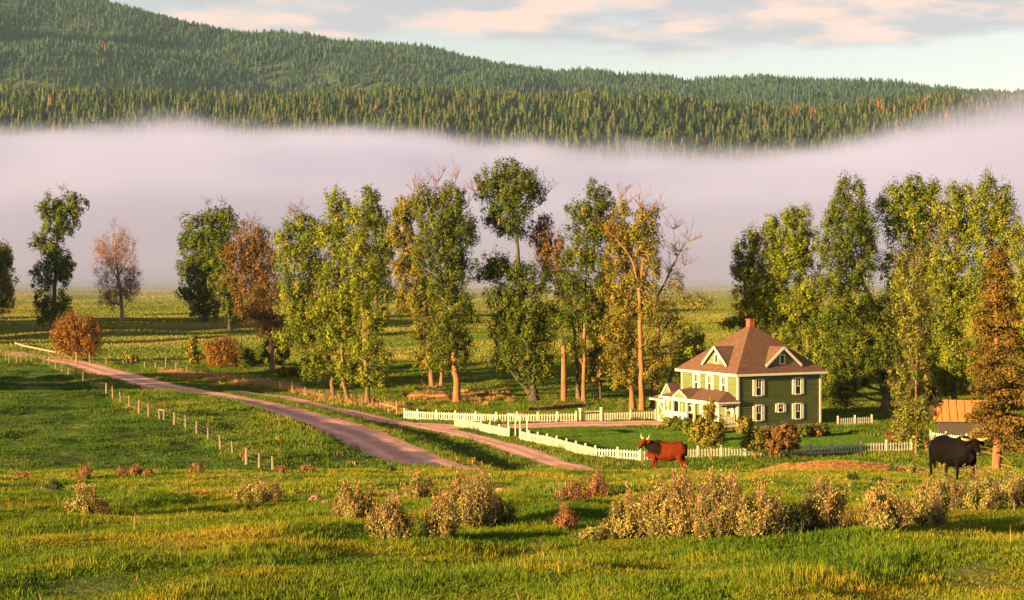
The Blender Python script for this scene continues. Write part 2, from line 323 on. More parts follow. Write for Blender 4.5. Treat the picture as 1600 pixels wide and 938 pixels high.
# ---- scattering with geometry nodes (for what nobody could count)
def scatter(name, pts, rotz, scale, idx, sources, label=None, cat=None, tilt=None):
    me = bpy.data.meshes.new(name); n = len(pts); me.vertices.add(n); me.vertices.foreach_set('co', np.asarray(pts, np.float32).ravel())
    rot = np.zeros((n, 3), np.float32); rot[:, 2] = rotz
    if tilt is not None: rot[:, 0] = tilt[:, 0]; rot[:, 1] = tilt[:, 1]
    scale = np.asarray(scale, np.float32)
    if scale.ndim == 1: scale = np.repeat(scale[:, None], 3, 1)
    for nm, ty, arr in (('rot', 'FLOAT_VECTOR', rot), ('scl', 'FLOAT_VECTOR', scale)):
        a = me.attributes.new(nm, ty, 'POINT'); a.data.foreach_set('vector', arr.astype(np.float32).ravel())
    a = me.attributes.new('idx', 'INT', 'POINT'); a.data.foreach_set('value', np.asarray(idx, np.int32))
    o = link(bpy.data.objects.new(name, me))
    ng = bpy.data.node_groups.new(name + '_scatter', 'GeometryNodeTree')
    ng.interface.new_socket('Geometry', in_out='INPUT', socket_type='NodeSocketGeometry'); ng.interface.new_socket('Geometry', in_out='OUTPUT', socket_type='NodeSocketGeometry')
    gi = ng.nodes.new('NodeGroupInput'); go = ng.nodes.new('NodeGroupOutput'); ip = ng.nodes.new('GeometryNodeInstanceOnPoints'); jn = ng.nodes.new('GeometryNodeJoinGeometry')
    for src in reversed(sources):
        oi = ng.nodes.new('GeometryNodeObjectInfo'); oi.inputs[0].default_value = src; oi.inputs['As Instance'].default_value = True; ng.links.new(oi.outputs['Geometry'], jn.inputs[0])
    ng.links.new(gi.outputs[0], ip.inputs['Points']); ng.links.new(jn.outputs[0], ip.inputs['Instance']); ip.inputs['Pick Instance'].default_value = True
    for nm, ty, sk in (('rot', 'FLOAT_VECTOR', 'Rotation'), ('scl', 'FLOAT_VECTOR', 'Scale'), ('idx', 'INT', 'Instance Index')):
        na = ng.nodes.new('GeometryNodeInputNamedAttribute'); na.data_type = ty; na.inputs[0].default_value = nm; ng.links.new(na.outputs[0], ip.inputs[sk])
    ng.links.new(ip.outputs[0], go.inputs[0]); md = o.modifiers.new('scatter', 'NODES'); md.node_group = ng
    return tag(o, label, cat, kind='stuff')
def far_conifer(name, mat, seed, tiers=7, wd=.17):
    r = np.random.default_rng(seed); V = []; Fc = []; var = []
    for k in range(tiers):
        z0 = .06 + .90 * k / tiers; z1 = min(1.0, z0 + .26); rad = wd * (1 - .9 * (k / tiers)) * r.uniform(.8, 1.15); n = 8; b = len(V); a0 = r.uniform(0, 6)
        V.append((r.normal(0, .006), r.normal(0, .006), z1))
        for j in range(n): a = a0 + 6.283 * j / n; q = rad * r.uniform(.55, 1.2); V.append((q * math.cos(a), q * math.sin(a), z0 + r.uniform(-.03, .04)))
        for j in range(n): Fc.append((b, b + 1 + j, b + 1 + (j + 1) % n)); var.append(r.uniform(0, 1))
    me = mesh_np(name, V, np.array(Fc), mat, var=var, only_data=True); return bpy.data.objects.new(name, me)
def rnd_on_grid(gr, n, px_lo, px_hi, py_lo, py_hi, rg):
    """random points on a hill's surface that show between these pixel rows"""
    X, Y, Z = gr; ny_, nx_ = X.shape; out = []
    for _ in range(40):
        if sum(len(o) for o in out) >= n: break
        u = rg.uniform(0, ny_ - 9, 4 * n); v = rg.uniform(0, nx_ - 1.001, 4 * n); i = u.astype(int); j = v.astype(int); a = (u - i)[:, None]; b = (v - j)[:, None]
        P = np.stack([X, Y, Z], -1); q = P[i, j] * (1 - a) * (1 - b) + P[i + 1, j] * a * (1 - b) + P[i, j + 1] * (1 - a) * b + P[i + 1, j + 1] * a * b
        px = 800 + F * q[:, 0] / q[:, 1]; py = HOR - F * (q[:, 2] - CAM_Z) / q[:, 1]
        k = (px > px_lo) & (px < px_hi) & (py > py_lo) & (py < py_hi); out.append(q[k])
    return np.concatenate(out)[:n]
M_con = leaf_mat('conifer_needles', [(0, (.018, .036, .012)), (.35, (.04, .07, .018)), (.7, (.07, .085, .02)), (1, (.105, .095, .024))], .15, inst=True)
M_conf = leaf_mat('far_conifer_needles', [(0, (.010, .032, .026)), (.5, (.030, .066, .040)), (1, (.07, .10, .048))], .15, inst=True)  # bluish ramp: haze of distance is put into the needle colour
M_dead = leaf_mat('dead_conifer_needles', [(0, (.22, .06, .03)), (1, (.34, .12, .05))], .15, inst=True)
rg = np.random.default_rng(5)
def forest(name, gr, n, box, h, mat, label, widths=(.22, .28, .34), seed=0):
    P = rnd_on_grid(gr, n, *box, rg); n = len(P); src = [far_conifer(name + '_tree', mat, seed + i, wd=widths[i]) for i in range(3)]
    keep = wob(P[:, 0], P[:, 1] * 2, 90, 55) + .5 * wob(P[:, 0], P[:, 1], 40, 56) > -1.25; P = P[keep]; n = len(P)
    s = h * np.clip(rg.lognormal(0, .34, n), .4, 1.75)
    P[:, 2] -= 1.0
    return scatter(name, P, rg.uniform(0, 6.28, n), s, rg.integers(0, 3, n), src, label, 'forest')
forest('ridge_forest', ridge, 14000, (-250, 1850, 120, 290), 17.5, M_con, 'dark conifer forest covering the low ridge just above the fog', seed=10)
forest('mountain_forest', mount, 45000, (-250, 1850, -60, 200), 17, M_conf, 'blue-green conifer forest covering the high mountain slope at upper left', seed=20)
def dead_patch():
    P = np.concatenate([rnd_on_grid(ridge, 70, 1370, 1560, 160, 190, rg), rnd_on_grid(ridge, 26, 1225, 1275, 168, 200, rg), rnd_on_grid(ridge, 12, 0, 700, 155, 215, rg), rnd_on_grid(mount, 8, 100, 700, 30, 150, rg)]); n = len(P)
    src = [far_conifer('dead_tree', M_dead, 40 + i, wd=.15) for i in range(2)]
    scatter('dead_conifers', P, rg.uniform(0, 6.28, n), rg.uniform(15, 25, n), rg.integers(0, 2, n), src, 'rust red dead conifers scattered along the ridge top at right', 'forest')
dead_patch()

# ---- fog bank lying in the valley, and the thin air over everything
def fog():
    m = bpy.data.materials.new('fog'); m.use_nodes = True; t = m.node_tree
    for n in list(t.nodes): t.nodes.remove(n)
    out = nd('ShaderNodeOutputMaterial', t); pv = nd('ShaderNodeVolumePrincipled', t); pv.inputs['Color'].default_value = FOG_COL; pv.inputs['Anisotropy'].default_value = 0.0
    g = nd('ShaderNodeNewGeometry', t); sp = nd('ShaderNodeSeparateXYZ', t); t.links.new(g.outputs['Position'], sp.inputs[0])
    xm = nd('ShaderNodeMapRange', t); xm.inputs[1].default_value = -1000; xm.inputs[2].default_value = 1000; t.links.new(sp.outputs[0], xm.inputs[0])
    fc = nd('ShaderNodeFloatCurve', t); c = fc.mapping.curves[0]
    pts = [(0, .78), (.10, .78)] + [(.5 + (px - 800) / F * 1950 / 2000, ((HOR - py) / F * 1950 + CAM_Z) / 200) for px, py in FOG_TOP] + [(1, .80)]
    while len(c.points) < len(pts): c.points.new(.5, .5)
    for p_, (a, b) in zip(c.points, pts): p_.location = (a, b); p_.handle_type = 'AUTO'
    fc.mapping.update(); t.links.new(xm.outputs[0], fc.inputs['Value'])
    top = nd('ShaderNodeMath', t, operation='MULTIPLY', i_1=200.0); t.links.new(fc.outputs[0], top.inputs[0])
    ty = nd('ShaderNodeMapRange', t); ty.inputs[1].default_value = 700; ty.inputs[2].default_value = 1950; ty.inputs[3].default_value = .12; t.links.new(sp.outputs[1], ty.inputs[0])
    tp = nd('ShaderNodeMath', t, operation='MULTIPLY'); t.links.new(top.outputs[0], tp.inputs[0]); t.links.new(ty.outputs[0], tp.inputs[1]); top = tp
    mp = nd('ShaderNodeMapping', t); mp.inputs['Scale'].default_value = (1, 1, 2.4); t.links.new(g.outputs['Position'], mp.inputs[0])
    n1 = nd('ShaderNodeTexNoise', t, i_Scale=.0055, i_Detail=6.0, i_Roughness=.62); t.links.new(mp.outputs[0], n1.inputs['Vector'])
    nz = nd('ShaderNodeMath', t, operation='MULTIPLY_ADD', i_1=110.0, i_2=-57.0); t.links.new(n1.outputs[0], nz.inputs[0])
    tn = nd('ShaderNodeMath', t, operation='ADD'); t.links.new(top.outputs[0], tn.inputs[0]); t.links.new(nz.outputs[0], tn.inputs[1])
    dz = nd('ShaderNodeMath', t, operation='SUBTRACT'); t.links.new(tn.outputs[0], dz.inputs[0]); t.links.new(sp.outputs[2], dz.inputs[1])
    up = nd('ShaderNodeMapRange', t); up.interpolation_type = 'SMOOTHSTEP'; wx = nd('ShaderNodeMapRange', t); wx.inputs[1].default_value = 150; wx.inputs[2].default_value = 520; wx.inputs[3].default_value = 42; wx.inputs[4].default_value = 95; t.links.new(sp.outputs[0], wx.inputs[0]); dv = nd('ShaderNodeMath', t, operation='DIVIDE'); t.links.new(dz.outputs[0], dv.inputs[0]); t.links.new(wx.outputs[0], dv.inputs[1]); up.inputs[1].default_value = -.35; up.inputs[2].default_value = .75; t.links.new(dv.outputs[0], up.inputs[0])
    fr = nd('ShaderNodeMapRange', t); fr.interpolation_type = 'SMOOTHSTEP'; fr.inputs[1].default_value = 500; fr.inputs[2].default_value = 2100; t.links.new(sp.outputs[1], fr.inputs[0])
    mu = nd('ShaderNodeMath', t, operation='MULTIPLY'); t.links.new(up.outputs[0], mu.inputs[0]); t.links.new(fr.outputs[0], mu.inputs[1])
    de = nd('ShaderNodeMath', t, operation='MULTIPLY', i_1=FOG_D); n3 = nd('ShaderNodeTexNoise', t, i_Scale=.0035, i_Detail=5.0, i_Roughness=.6); m3 = nd('ShaderNodeMapping', t); m3.inputs['Scale'].default_value = (.5, 1, 3.5); t.links.new(g.outputs['Position'], m3.inputs[0]); t.links.new(m3.outputs[0], n3.inputs['Vector']); w3 = nd('ShaderNodeMapRange', t); w3.inputs[1].default_value = .35; w3.inputs[2].default_value = .65; w3.inputs[3].default_value = .25; w3.inputs[4].default_value = 1.7; t.links.new(n3.outputs[0], w3.inputs[0]); q3 = nd('ShaderNodeMath', t, operation='MULTIPLY'); t.links.new(mu.outputs[0], q3.inputs[0]); t.links.new(w3.outputs[0], q3.inputs[1]); t.links.new(q3.outputs[0], de.inputs[0]); t.links.new(de.outputs[0], pv.inputs['Density'])
    t.links.new(pv.outputs[0], out.inputs['Volume'])
    o = MB().box(-1500, 1500, 500, 2900, -3, 205).build('fog_bank', m)
    return tag(o, 'pale pinkish fog bank lying across the valley before the hills', 'fog', kind='stuff')
FOG_TOP = [(0, 198), (300, 200), (500, 205), (650, 212), (800, 222), (950, 240), (1100, 243), (1250, 240), (1400, 218), (1500, 190), (1600, 172)]
FOG_COL = (.44, .495, .82, 1); FOG_D = .013
fog()
def haze():
    m = bpy.data.materials.new('thin_air'); m.use_nodes = True; t = m.node_tree
    for n in list(t.nodes): t.nodes.remove(n)
    out = nd('ShaderNodeOutputMaterial', t); pv = nd('ShaderNodeVolumePrincipled', t); pv.inputs['Color'].default_value = (.45, .72, 1.0, 1); pv.inputs['Density'].default_value = 1.7e-5
    t.links.new(pv.outputs[0], out.inputs['Volume'])
    o = MB().box(-6500, 6500, -450, 12500, -70, 1150).build('haze', m)
    return tag(o, 'thin blue morning haze over the whole valley', 'haze', kind='stuff')
haze()
# ================================================================== BUILDINGS
def siding_mat():
    m, t, p = new_mat('green_siding'); tc = nd('ShaderNodeTexCoord', t); n = nd('ShaderNodeTexNoise', t, i_Scale=1.3, i_Detail=5.0)
    mp = nd('ShaderNodeMapping', t); mp.inputs['Scale'].default_value = (.4, .4, 3); t.links.new(tc.outputs['Object'], mp.inputs[0]); t.links.new(mp.outputs[0], n.inputs['Vector'])
    r = ramp(t, [(.3, (.105, .13, .044)), (.7, (.14, .165, .058))]); t.links.new(n.outputs[0], r.inputs[0]); t.links.new(r.outputs[0], p.inputs['Base Color'])
    p.inputs['Roughness'].default_value = .6; p.inputs['Specular IOR Level'].default_value = .25; return m
M_side = siding_mat()
M_trim = noise_mat('cream_paint', [(.3, (.56, .50, .36)), (.7, (.66, .60, .45))], 2.0, .55, spec=.3)
M_roof = noise_mat('brown_shingles', [(.3, (.085, .042, .028)), (.5, (.115, .058, .038)), (.7, (.15, .08, .052))], 2.2, .9, .5, 9.0, stretch=(1, 1, 2.5))
M_glass = plain_mat('window_glass', (.025, .03, .035), .08, .6)
M_brick = noise_mat('red_brick', [(.35, (.30, .06, .03)), (.65, (.42, .10, .05))], 6.0, .9, .5, 20)
M_stone = noise_mat('foundation_stone', [(.3, (.12, .10, .09)), (.7, (.24, .19, .16))], 1.5, .9, .5)
M_dark = plain_mat('dark_timber', (.045, .035, .03), .9)
M_floor = noise_mat('porch_boards', [(.3, (.22, .17, .12)), (.7, (.32, .25, .17))], 2, .8)
HW = 5.25; HA = R(28)
hx, hy = 25.53, 205.6
house = empty('farmhouse', (hx, hy, float(hgt(hx, hy)) - .05), HA, 'two-storey green farmhouse with brown hipped roof, front porch and red chimney', 'house')
def laps(name, rects, parent, mat=M_side, step=.2):
    """clapboard walls: every course leans out a little at its lower edge. rects: (p0, p1, z0, z1) seen with outside on the right"""
    V = []; Fc = []
    for (x0, y0), (x1, y1), z0, z1 in rects:
        d = Vector((x1 - x0, y1 - y0, 0)).normalized(); n = Vector((d.y, -d.x, 0)); z = z0
        while z < z1 - .01:
            zt = min(z + step, z1); b = len(V)
            for x, y in ((x0, y0), (x1, y1)):
                V += [(x + n.x * .03, y + n.y * .03, z), (x, y, zt), (x, y, z)]
            Fc += [(b, b + 3, b + 4, b + 1)]; Fc += [(b + 2, b + 5, b + 3, b)]; z = zt
    return mesh_np(name, V, np.array(Fc), mat, parent)
W_ = HW
laps('wall', [((-W_, W_), (-W_, -W_), .4, 5.8), ((-W_, -W_), (W_, -W_), .4, 5.8), ((W_, -W_), (W_, W_), .4, 5.8), ((W_, W_), (-W_, W_), .4, 5.8)], house)
MB().box(-W_ - .02, W_ + .02, -W_ - .02, W_ + .02, -.6, .42).build('foundation', M_stone, house)
for sx_, sy_ in ((-1, -1), (1, -1), (-1, 1), (1, 1)):
    MB().box(sx_ * W_ - .10, sx_ * W_ + .10, sy_ * W_ - .10, sy_ * W_ + .10, .4, 5.79).build('corner_board', M_trim, house)
E = HW + .55; ZE, ZA = 5.85, 10.75
roof_t = .16
ap = (0, 0, ZA); ev = [(-E, -E, ZE), (E, -E, ZE), (E, E, ZE), (-E, E, ZE)]
MB().poly([ap] + ev + [(0, 0, ZA - .3)] + [(x, y, ZE - .05) for x, y, z in ev],
          [(0, 1, 2), (0, 2, 3), (0, 3, 4), (0, 4, 1), (1, 6, 7, 2), (2, 7, 8, 3), (3, 8, 9, 4), (4, 9, 6, 1), (6, 9, 8, 7)]).build('roof', M_roof, house)
roof = house.children[-1] if False else [o for o in bpy.data.objects if o.parent == house and o.name.startswith('roof')][0]
fb = MB()
for a, b in ((0, 1), (1, 2), (2, 3), (3, 0)):
    (x0, y0, _), (x1, y1, _) = ev[a], ev[b]; fb.bar((x0, y0, ZE - .14), (x1, y1, ZE - .14), .09, .24)
fb.box(-E + .06, E - .06, -E + .06, E - .06, ZE - .20, ZE - .12)
fb.build('fascia', M_trim, house)
ch = MB().box(-.33, .33, -.33, .33, ZA - .9, ZA + .45).box(-.38, .38, -.38, .38, ZA + .45, ZA + .55)
ch.build('chimney', M_brick, roof)
SL = (ZA - ZE) / E
def dormer(face, c, half=2.05, rise=1.75, zb=6.65):
    """gabled dormer; face 'x' looks to -x, 'y' looks to -y; c is its centre along the other axis"""
    T = (lambda a, b, z: (-a, b + c, z)) if face == 'x' else (lambda a, b, z: (b + c, -a, z))
    ab = (ZA - zb) / SL; ar = (ZA - zb - rise) / SL; fo = ab + .35
    d = MB(); fs = [(0, 1, 2), (0, 2, 3), (4, 6, 5), (4, 7, 6), (0, 3, 7, 4), (0, 4, 5, 1)]
    for s in (-1, 1):
        pts = [T(fo, 0, zb + rise + .12), T(fo, s * (half + .2), zb - .06), T(ab - .15, s * (half + .2), zb - .02), T(ar - .1, 0, zb + rise + .12)]
        low = [(x, y, z - .13) for x, y, z in pts]; d.poly(pts + low, fs if (s > 0) == (face == 'y') else [f[::-1] for f in fs])
    d.build('dormer_roof', M_roof, roof)
    MB().prism([T(ab + .02, -half, zb - .05), T(ab + .02, half, zb - .05), T(ab + .02, 0, zb + rise - .05)], Vector(T(ab - .9, 0, 0)) - Vector(T(ab + .02, 0, 0))).build('dormer_gable', M_side, roof)
    g = MB()
    for s in (-1, 1): g.bar(T(fo + .03, s * (half + .25), zb - .14), T(fo + .03, 0, zb + rise + .03), .07, .24)
    g.build('barge_board', M_trim, roof)
    w0 = MB()
    for b0, b1, z0, z1 in ((-.38, -.22, .12, .98), (.22, .38, .12, .98), (-.38, .38, .0, .14), (-.38, .38, .94, 1.06)):
        p, q = T(ab + .02, b0, zb + z0), T(ab + .10, b1, zb + z1); w0.box(min(p[0], q[0]), max(p[0], q[0]), min(p[1], q[1]), max(p[1], q[1]), p[2], q[2])
    w0.build('dormer_window', M_trim, roof)
    p, q = T(ab + .02, -.23, zb + .13), T(ab + .045, .23, zb + .95)
    MB().box(min(p[0], q[0]), max(p[0], q[0]), min(p[1], q[1]), max(p[1], q[1]), p[2], q[2]).build('dormer_pane', M_glass, roof)
dormer('x', -.8); dormer('y', .6)
def window(parent, plane, c, z0, z1, wd=.62, shut=.36, depth=W_, shutter=True, mat_s=M_trim):
    """sash window with frame, two panes and shutters. plane 'x-' / 'y-' / 'x+' names the wall it sits on"""
    sgn = -1 if plane[1] == '-' else 1
    def bx(m, u0, u1, d0, d1, a, b):
        lo, hi = sorted((sgn * (depth + d0), sgn * (depth + d1)))
        return m.box(lo, hi, u0, u1, a, b) if plane[0] == 'x' else m.box(u0, u1, lo, hi, a, b)
    h = wd / 2; f = MB()
    for u0, u1, a, b in ((c - h - .07, c - h, z0, z1), (c + h, c + h + .07, z0, z1)): bx(f, u0, u1, .0, .10, a, b)
    bx(f, c - h - .09, c + h + .09, .0, .13, z1, z1 + .13); bx(f, c - h - .09, c + h + .09, .0, .16, z0 - .09, z0)
    bx(f, c - h, c + h, .0, .085, (z0 + z1) / 2 - .035, (z0 + z1) / 2 + .035)
    bx(f, c - .02, c + .02, .0, .07, (z0 + z1) / 2 + .035, z1)
    fo = f.build('window', M_trim, parent)
    for a, b in ((z0, (z0 + z1) / 2 - .035), ((z0 + z1) / 2 + .035, z1)): bx(MB(), c - h, c + h, .0, .045, a, b).build('pane', M_glass, fo)
    if shutter:
        for s in (-1, 1):
            lo, hi = sorted((c + s * (h + .08), c + s * (h + .08 + shut))); m = MB(); bx(m, lo, hi, .0, .075, z0 - .05, z1 + .08)
            for a, b in ((z0 + .06, (z0 + z1) / 2 - .05), ((z0 + z1) / 2 + .05, z1 - .03)): bx(m, lo + .06, hi - .06, .0, .095, a, b)
            m.build('shutter', mat_s, fo)
for fx in (.246, .725):
    c = -W_ + 2 * W_ * fx
    window(house, 'y-', c, 3.55, 5.15); window(house, 'y-', c, .95, 2.45)
window(house, 'y-', -W_ + 2 * W_ * .514, 1.75, 2.5, wd=.60, shut=.30)
for fy in (.27, .51, .76): window(house, 'x-', W_ - 2 * W_ * fy, 3.75, 5.35, wd=.55, shut=.36)
for fy in (.16, .40, .62, .86): window(house, 'x-', W_ - 2 * W_ * fy, 1.3, 2.6, wd=.62, shut=.34)
# front porch
PX = -W_ - 2.4
MB().box(PX, -W_ - .03, -W_, W_ - .02, .50, .66).box(PX + .15, -W_ - .03, -W_ + .15, W_ - .15, -.5, .50).build('porch_floor', M_floor, house)
bo = MB()
bo.box(PX - .04, PX + .02, -W_ - .05, W_, .36, .64); bo.box(PX + .02, -W_, -W_ - .06, -W_ + .0, .36, .64); bo.build('porch_skirt', M_trim, house)
pe, pr, pz0, pz1 = PX - .35, -W_ + .01, 3.02, 3.98
pr_ = MB().poly([(pe, -W_ - .35, pz0), (pr, -W_ - .35, pz0), (pr, -W_ + 2.0, pz1), (pe, W_ + .35, pz0), (pr, W_ + .35, pz0), (pr, W_ - 1.6, pz1),
                 (pe, -W_ - .35, pz0 - .06), (pr, -W_ - .35, pz0 - .06), (pe, W_ + .35, pz0 - .06), (pr, W_ + .35, pz0 - .06)],
                [(0, 1, 2), (0, 2, 5, 3), (3, 5, 4), (0, 6, 7, 1), (0, 3, 8, 6), (3, 4, 9, 8), (6, 8, 9, 7)])
proof = pr_.build('porch_roof', M_roof, house)
pf = MB().bar((pe, -W_ - .38, pz0 - .12), (pe, W_ + .35, pz0 - .12), .08, .2).bar((pe + .04, -W_ - .36, pz0 - .12), (pr - .02, -W_ - .36, pz0 - .12), .08, .2)
pf.box(PX - .02, PX + .16, -W_, W_, pz0 - .42, pz0 - .08).box(PX + .16, -W_ - .05, -W_ + .0, -W_ + .18, pz0 - .42, pz0 - .08)
pf.build('porch_beam', M_trim, house)
gy0 = 1.4
gab = MB()
for s in (-1, 1): gab.bar((pe - .10, gy0 + s * 1.35, pz0 + .02), (pe - .10, gy0, pz0 + .80), .07, .20)
gab.build('pediment_trim', M_trim, house)
MB().prism([(pe - .02, gy0 - 1.2, pz0), (pe - .02, gy0 + 1.2, pz0), (pe - .02, gy0, pz0 + .72)], (.1, 0, 0)).build('pediment', M_side, house)
g2 = MB()
for s in (-1, 1): g2.poly([(pe - .16, gy0, pz0 + .93), (pe - .16, gy0 + s * 1.5, pz0 + .03), (pe + .25, gy0 + s * 1.5, pz0 + .07), (pr - .1, gy0, pz0 + .93)], [(0, 1, 2, 3)])
g2.build('pediment_roof', M_roof, house)
post_y = [-W_ + .12, -3.7, -2.3, -.6, .8, 2.2, 3.5, W_ - .12]
for y in post_y:
    MB().box(PX + .0, PX + .2, y - .1, y + .1, .66, pz0 - .42).box(PX - .05, PX + .25, y - .15, y + .15, .66, .82).box(PX - .04, PX + .24, y - .14, y + .14, pz0 - .52, pz0 - .421).build('porch_post', M_trim, house)
MB().box(-W_ - .16, -W_ - .02, -W_ + .02, -W_ + .17, .66, pz0 - .42).build('porch_post', M_trim, house)
MB().box(PX + .05, PX + .15, .92, W_ - .24, .66, 1.45).build('porch_parapet', M_trim, house)
def rail(p, q, name='porch_railing'):
    m = MB(); p = Vector(p); q = Vector(q); m.bar(p + Vector((0, 0, 1.0)), q + Vector((0, 0, 1.0)), .07, .08); m.bar(p + Vector((0, 0, .12)), q + Vector((0, 0, .12)), .05, .07)
    n = int((q - p).length / .17)
    for i in range(1, n): c = p.lerp(q, i / n); m.bar(c + Vector((0, 0, .15)), c + Vector((0, 0, .96)), .05, .05, up=(0, 1, 0))
    return m.build(name, M_trim, house)
rail((PX + .22, -W_ + .08, .66), (-W_ - .18, -W_ + .08, .66)); rail((PX + .1, -W_ + .24, .66), (PX + .1, -3.82, .66)); rail((PX + .1, -3.58, .66), (PX + .1, -2.42, .66))
MB().box(PX - .3, PX - .04, -2.1, -.8, -.4, .46).box(PX - .6, PX - .301, -2.1, -.8, -.4, .24).build('porch_steps', M_stone, house)
MB().box(-W_ - .07, -W_ - .02, -1.9, -1.0, .68, 2.65).build('front_door', M_trim, house)
# low carriage wing beyond the porch
wy0, wy1, wx0, wx1 = W_ + .02, 8.7, -6.45, -1.2
laps('wing_wall', [((wx0, wy1), (wx0, wy0), .0, 2.5), ((wx1, wy1), (wx0, wy1), .0, 2.5), ((wx0, wy0), (-W_, wy0), .0, 2.5)], house)
MB().poly([(wx0 - .5, wy0 - .3, 2.5), (wx0 - .5, wy1 + .5, 2.5), (wx1, wy1 + .5, 2.5), (wx1, wy0 - .3, 2.5), (wx0 + 2.0, wy1 - 1.6, 3.72), (wx0 + 2.0, wy0 - .3, 3.72), (wx1, wy1 - 1.6, 3.72), (wx1, wy0 - .3, 3.72),
           (wx0 - .5, wy0 - .3, 2.44), (wx0 - .5, wy1 + .5, 2.44), (wx1, wy1 + .5, 2.44)],
          [(0, 5, 4, 1), (1, 4, 6, 2), (4, 5, 7, 6), (0, 1, 9, 8), (1, 2, 10, 9), (8, 9, 10)]).build('wing_roof', M_roof, house)
MB().bar((wx0 - .5, wy0 - .3, 2.40), (wx0 - .5, wy1 + .52, 2.40), .07, .17).bar((wx0 - .46, wy1 + .5, 2.40), (wx1, wy1 + .5, 2.40), .07, .17).build('wing_fascia', M_trim, house)
wc = 6.75; wg = MB()
for s in (-1, 1): wg.bar((wx0 + .18, wc + s * 1.15, 2.86), (wx0 + .18, wc, 4.12), .07, .17)
wg.build('wing_gable_trim', M_trim, house)
MB().prism([(wx0 + .24, wc - 1.05, 2.8), (wx0 + .24, wc + 1.05, 2.8), (wx0 + .24, wc, 4.0)], (1.2, 0, 0)).build('wing_gable', M_side, house)
wr = MB()
for s in (-1, 1): wr.poly([(wx0 + .1, wc, 4.24), (wx0 + .1, wc + s * 1.3, 2.86), (wx0 + 1.6, wc + s * 1.3, 2.86), (wx0 + 2.4, wc, 4.24)], [(0, 1, 2, 3)])
wr.build('wing_gable_roof', M_roof, house)
dd = MB(); dx = wx0 - .05
for y0, y1, z0, z1 in ((6.0, 6.14, .05, 2.25), (8.0, 8.14, .05, 2.25), (6.14, 8.0, 2.08, 2.25), (6.14, 8.0, .05, .2)): dd.box(dx - .05, dx + .02, y0, y1, z0, z1)
dd.bar((dx - .02, 6.14, .2), (dx - .02, 8.0, 2.08), .11, .05, up=(1, 0, 0)); dd.bar((dx - .03, 6.14, 2.08), (dx - .03, 8.0, .2), .11, .05, up=(1, 0, 0)); dd.build('carriage_door', M_trim, house)
# back stoop on the right
sl = MB().box(W_ + .05, W_ + 1.5, -1.6, 1.4, 2.78, 2.95); sl.build('stoop_roof', M_trim, house)
MB().box(W_ + 1.25, W_ + 1.4, -1.5, -1.35, .0, 2.78).build('stoop_post', M_trim, house); MB().box(W_ + .02, W_ + 1.4, -1.5, 1.3, -.4, .4).build('stoop_step', M_stone, house)
window(house, 'x+', 3.0, 1.0, 2.5)

# low shed with an orange metal roof
M_rust = noise_mat('orange_metal_roof', [(.35, (.42, .13, .03)), (.65, (.55, .20, .05))], 1.2, .55, .3, 3, stretch=(6, .5, 1), spec=.4)
bx0, by0 = at(1468, 660, 192).to_2d(); shed = empty('shed', (bx0, by0, float(hgt(bx0, by0)) - .1), R(-9), 'low dark timber shed with bright orange metal roof behind the black bull', 'shed')
MB().box(0, 5.2, 0, 5, 0, 1.65).build('wall', M_dark, shed)
sr = MB().poly([(-.6, -.5, 1.62), (5.6, -.5, 1.62), (5.6, 2.5, 3.55), (-.6, 2.5, 3.55), (5.6, 5.5, 1.62), (-.6, 5.5, 1.62)], [(0, 1, 2, 3), (3, 2, 4, 5)]).poly([(-.3, 0, 1.6), (-.3, 5, 1.6), (-.3, 2.5, 3.45)], [(0, 2, 1)])
srf = sr.build('roof', M_rust, shed); md = srf.modifiers.new('solid', 'SOLIDIFY'); md.thickness = .05
for i in range(1, 8):
    MB().bar((-.6 + i * .77, -.52, 1.66), (-.6 + i * .77, 2.5, 3.60), .05, .06).build('roof_seam', M_rust, srf)

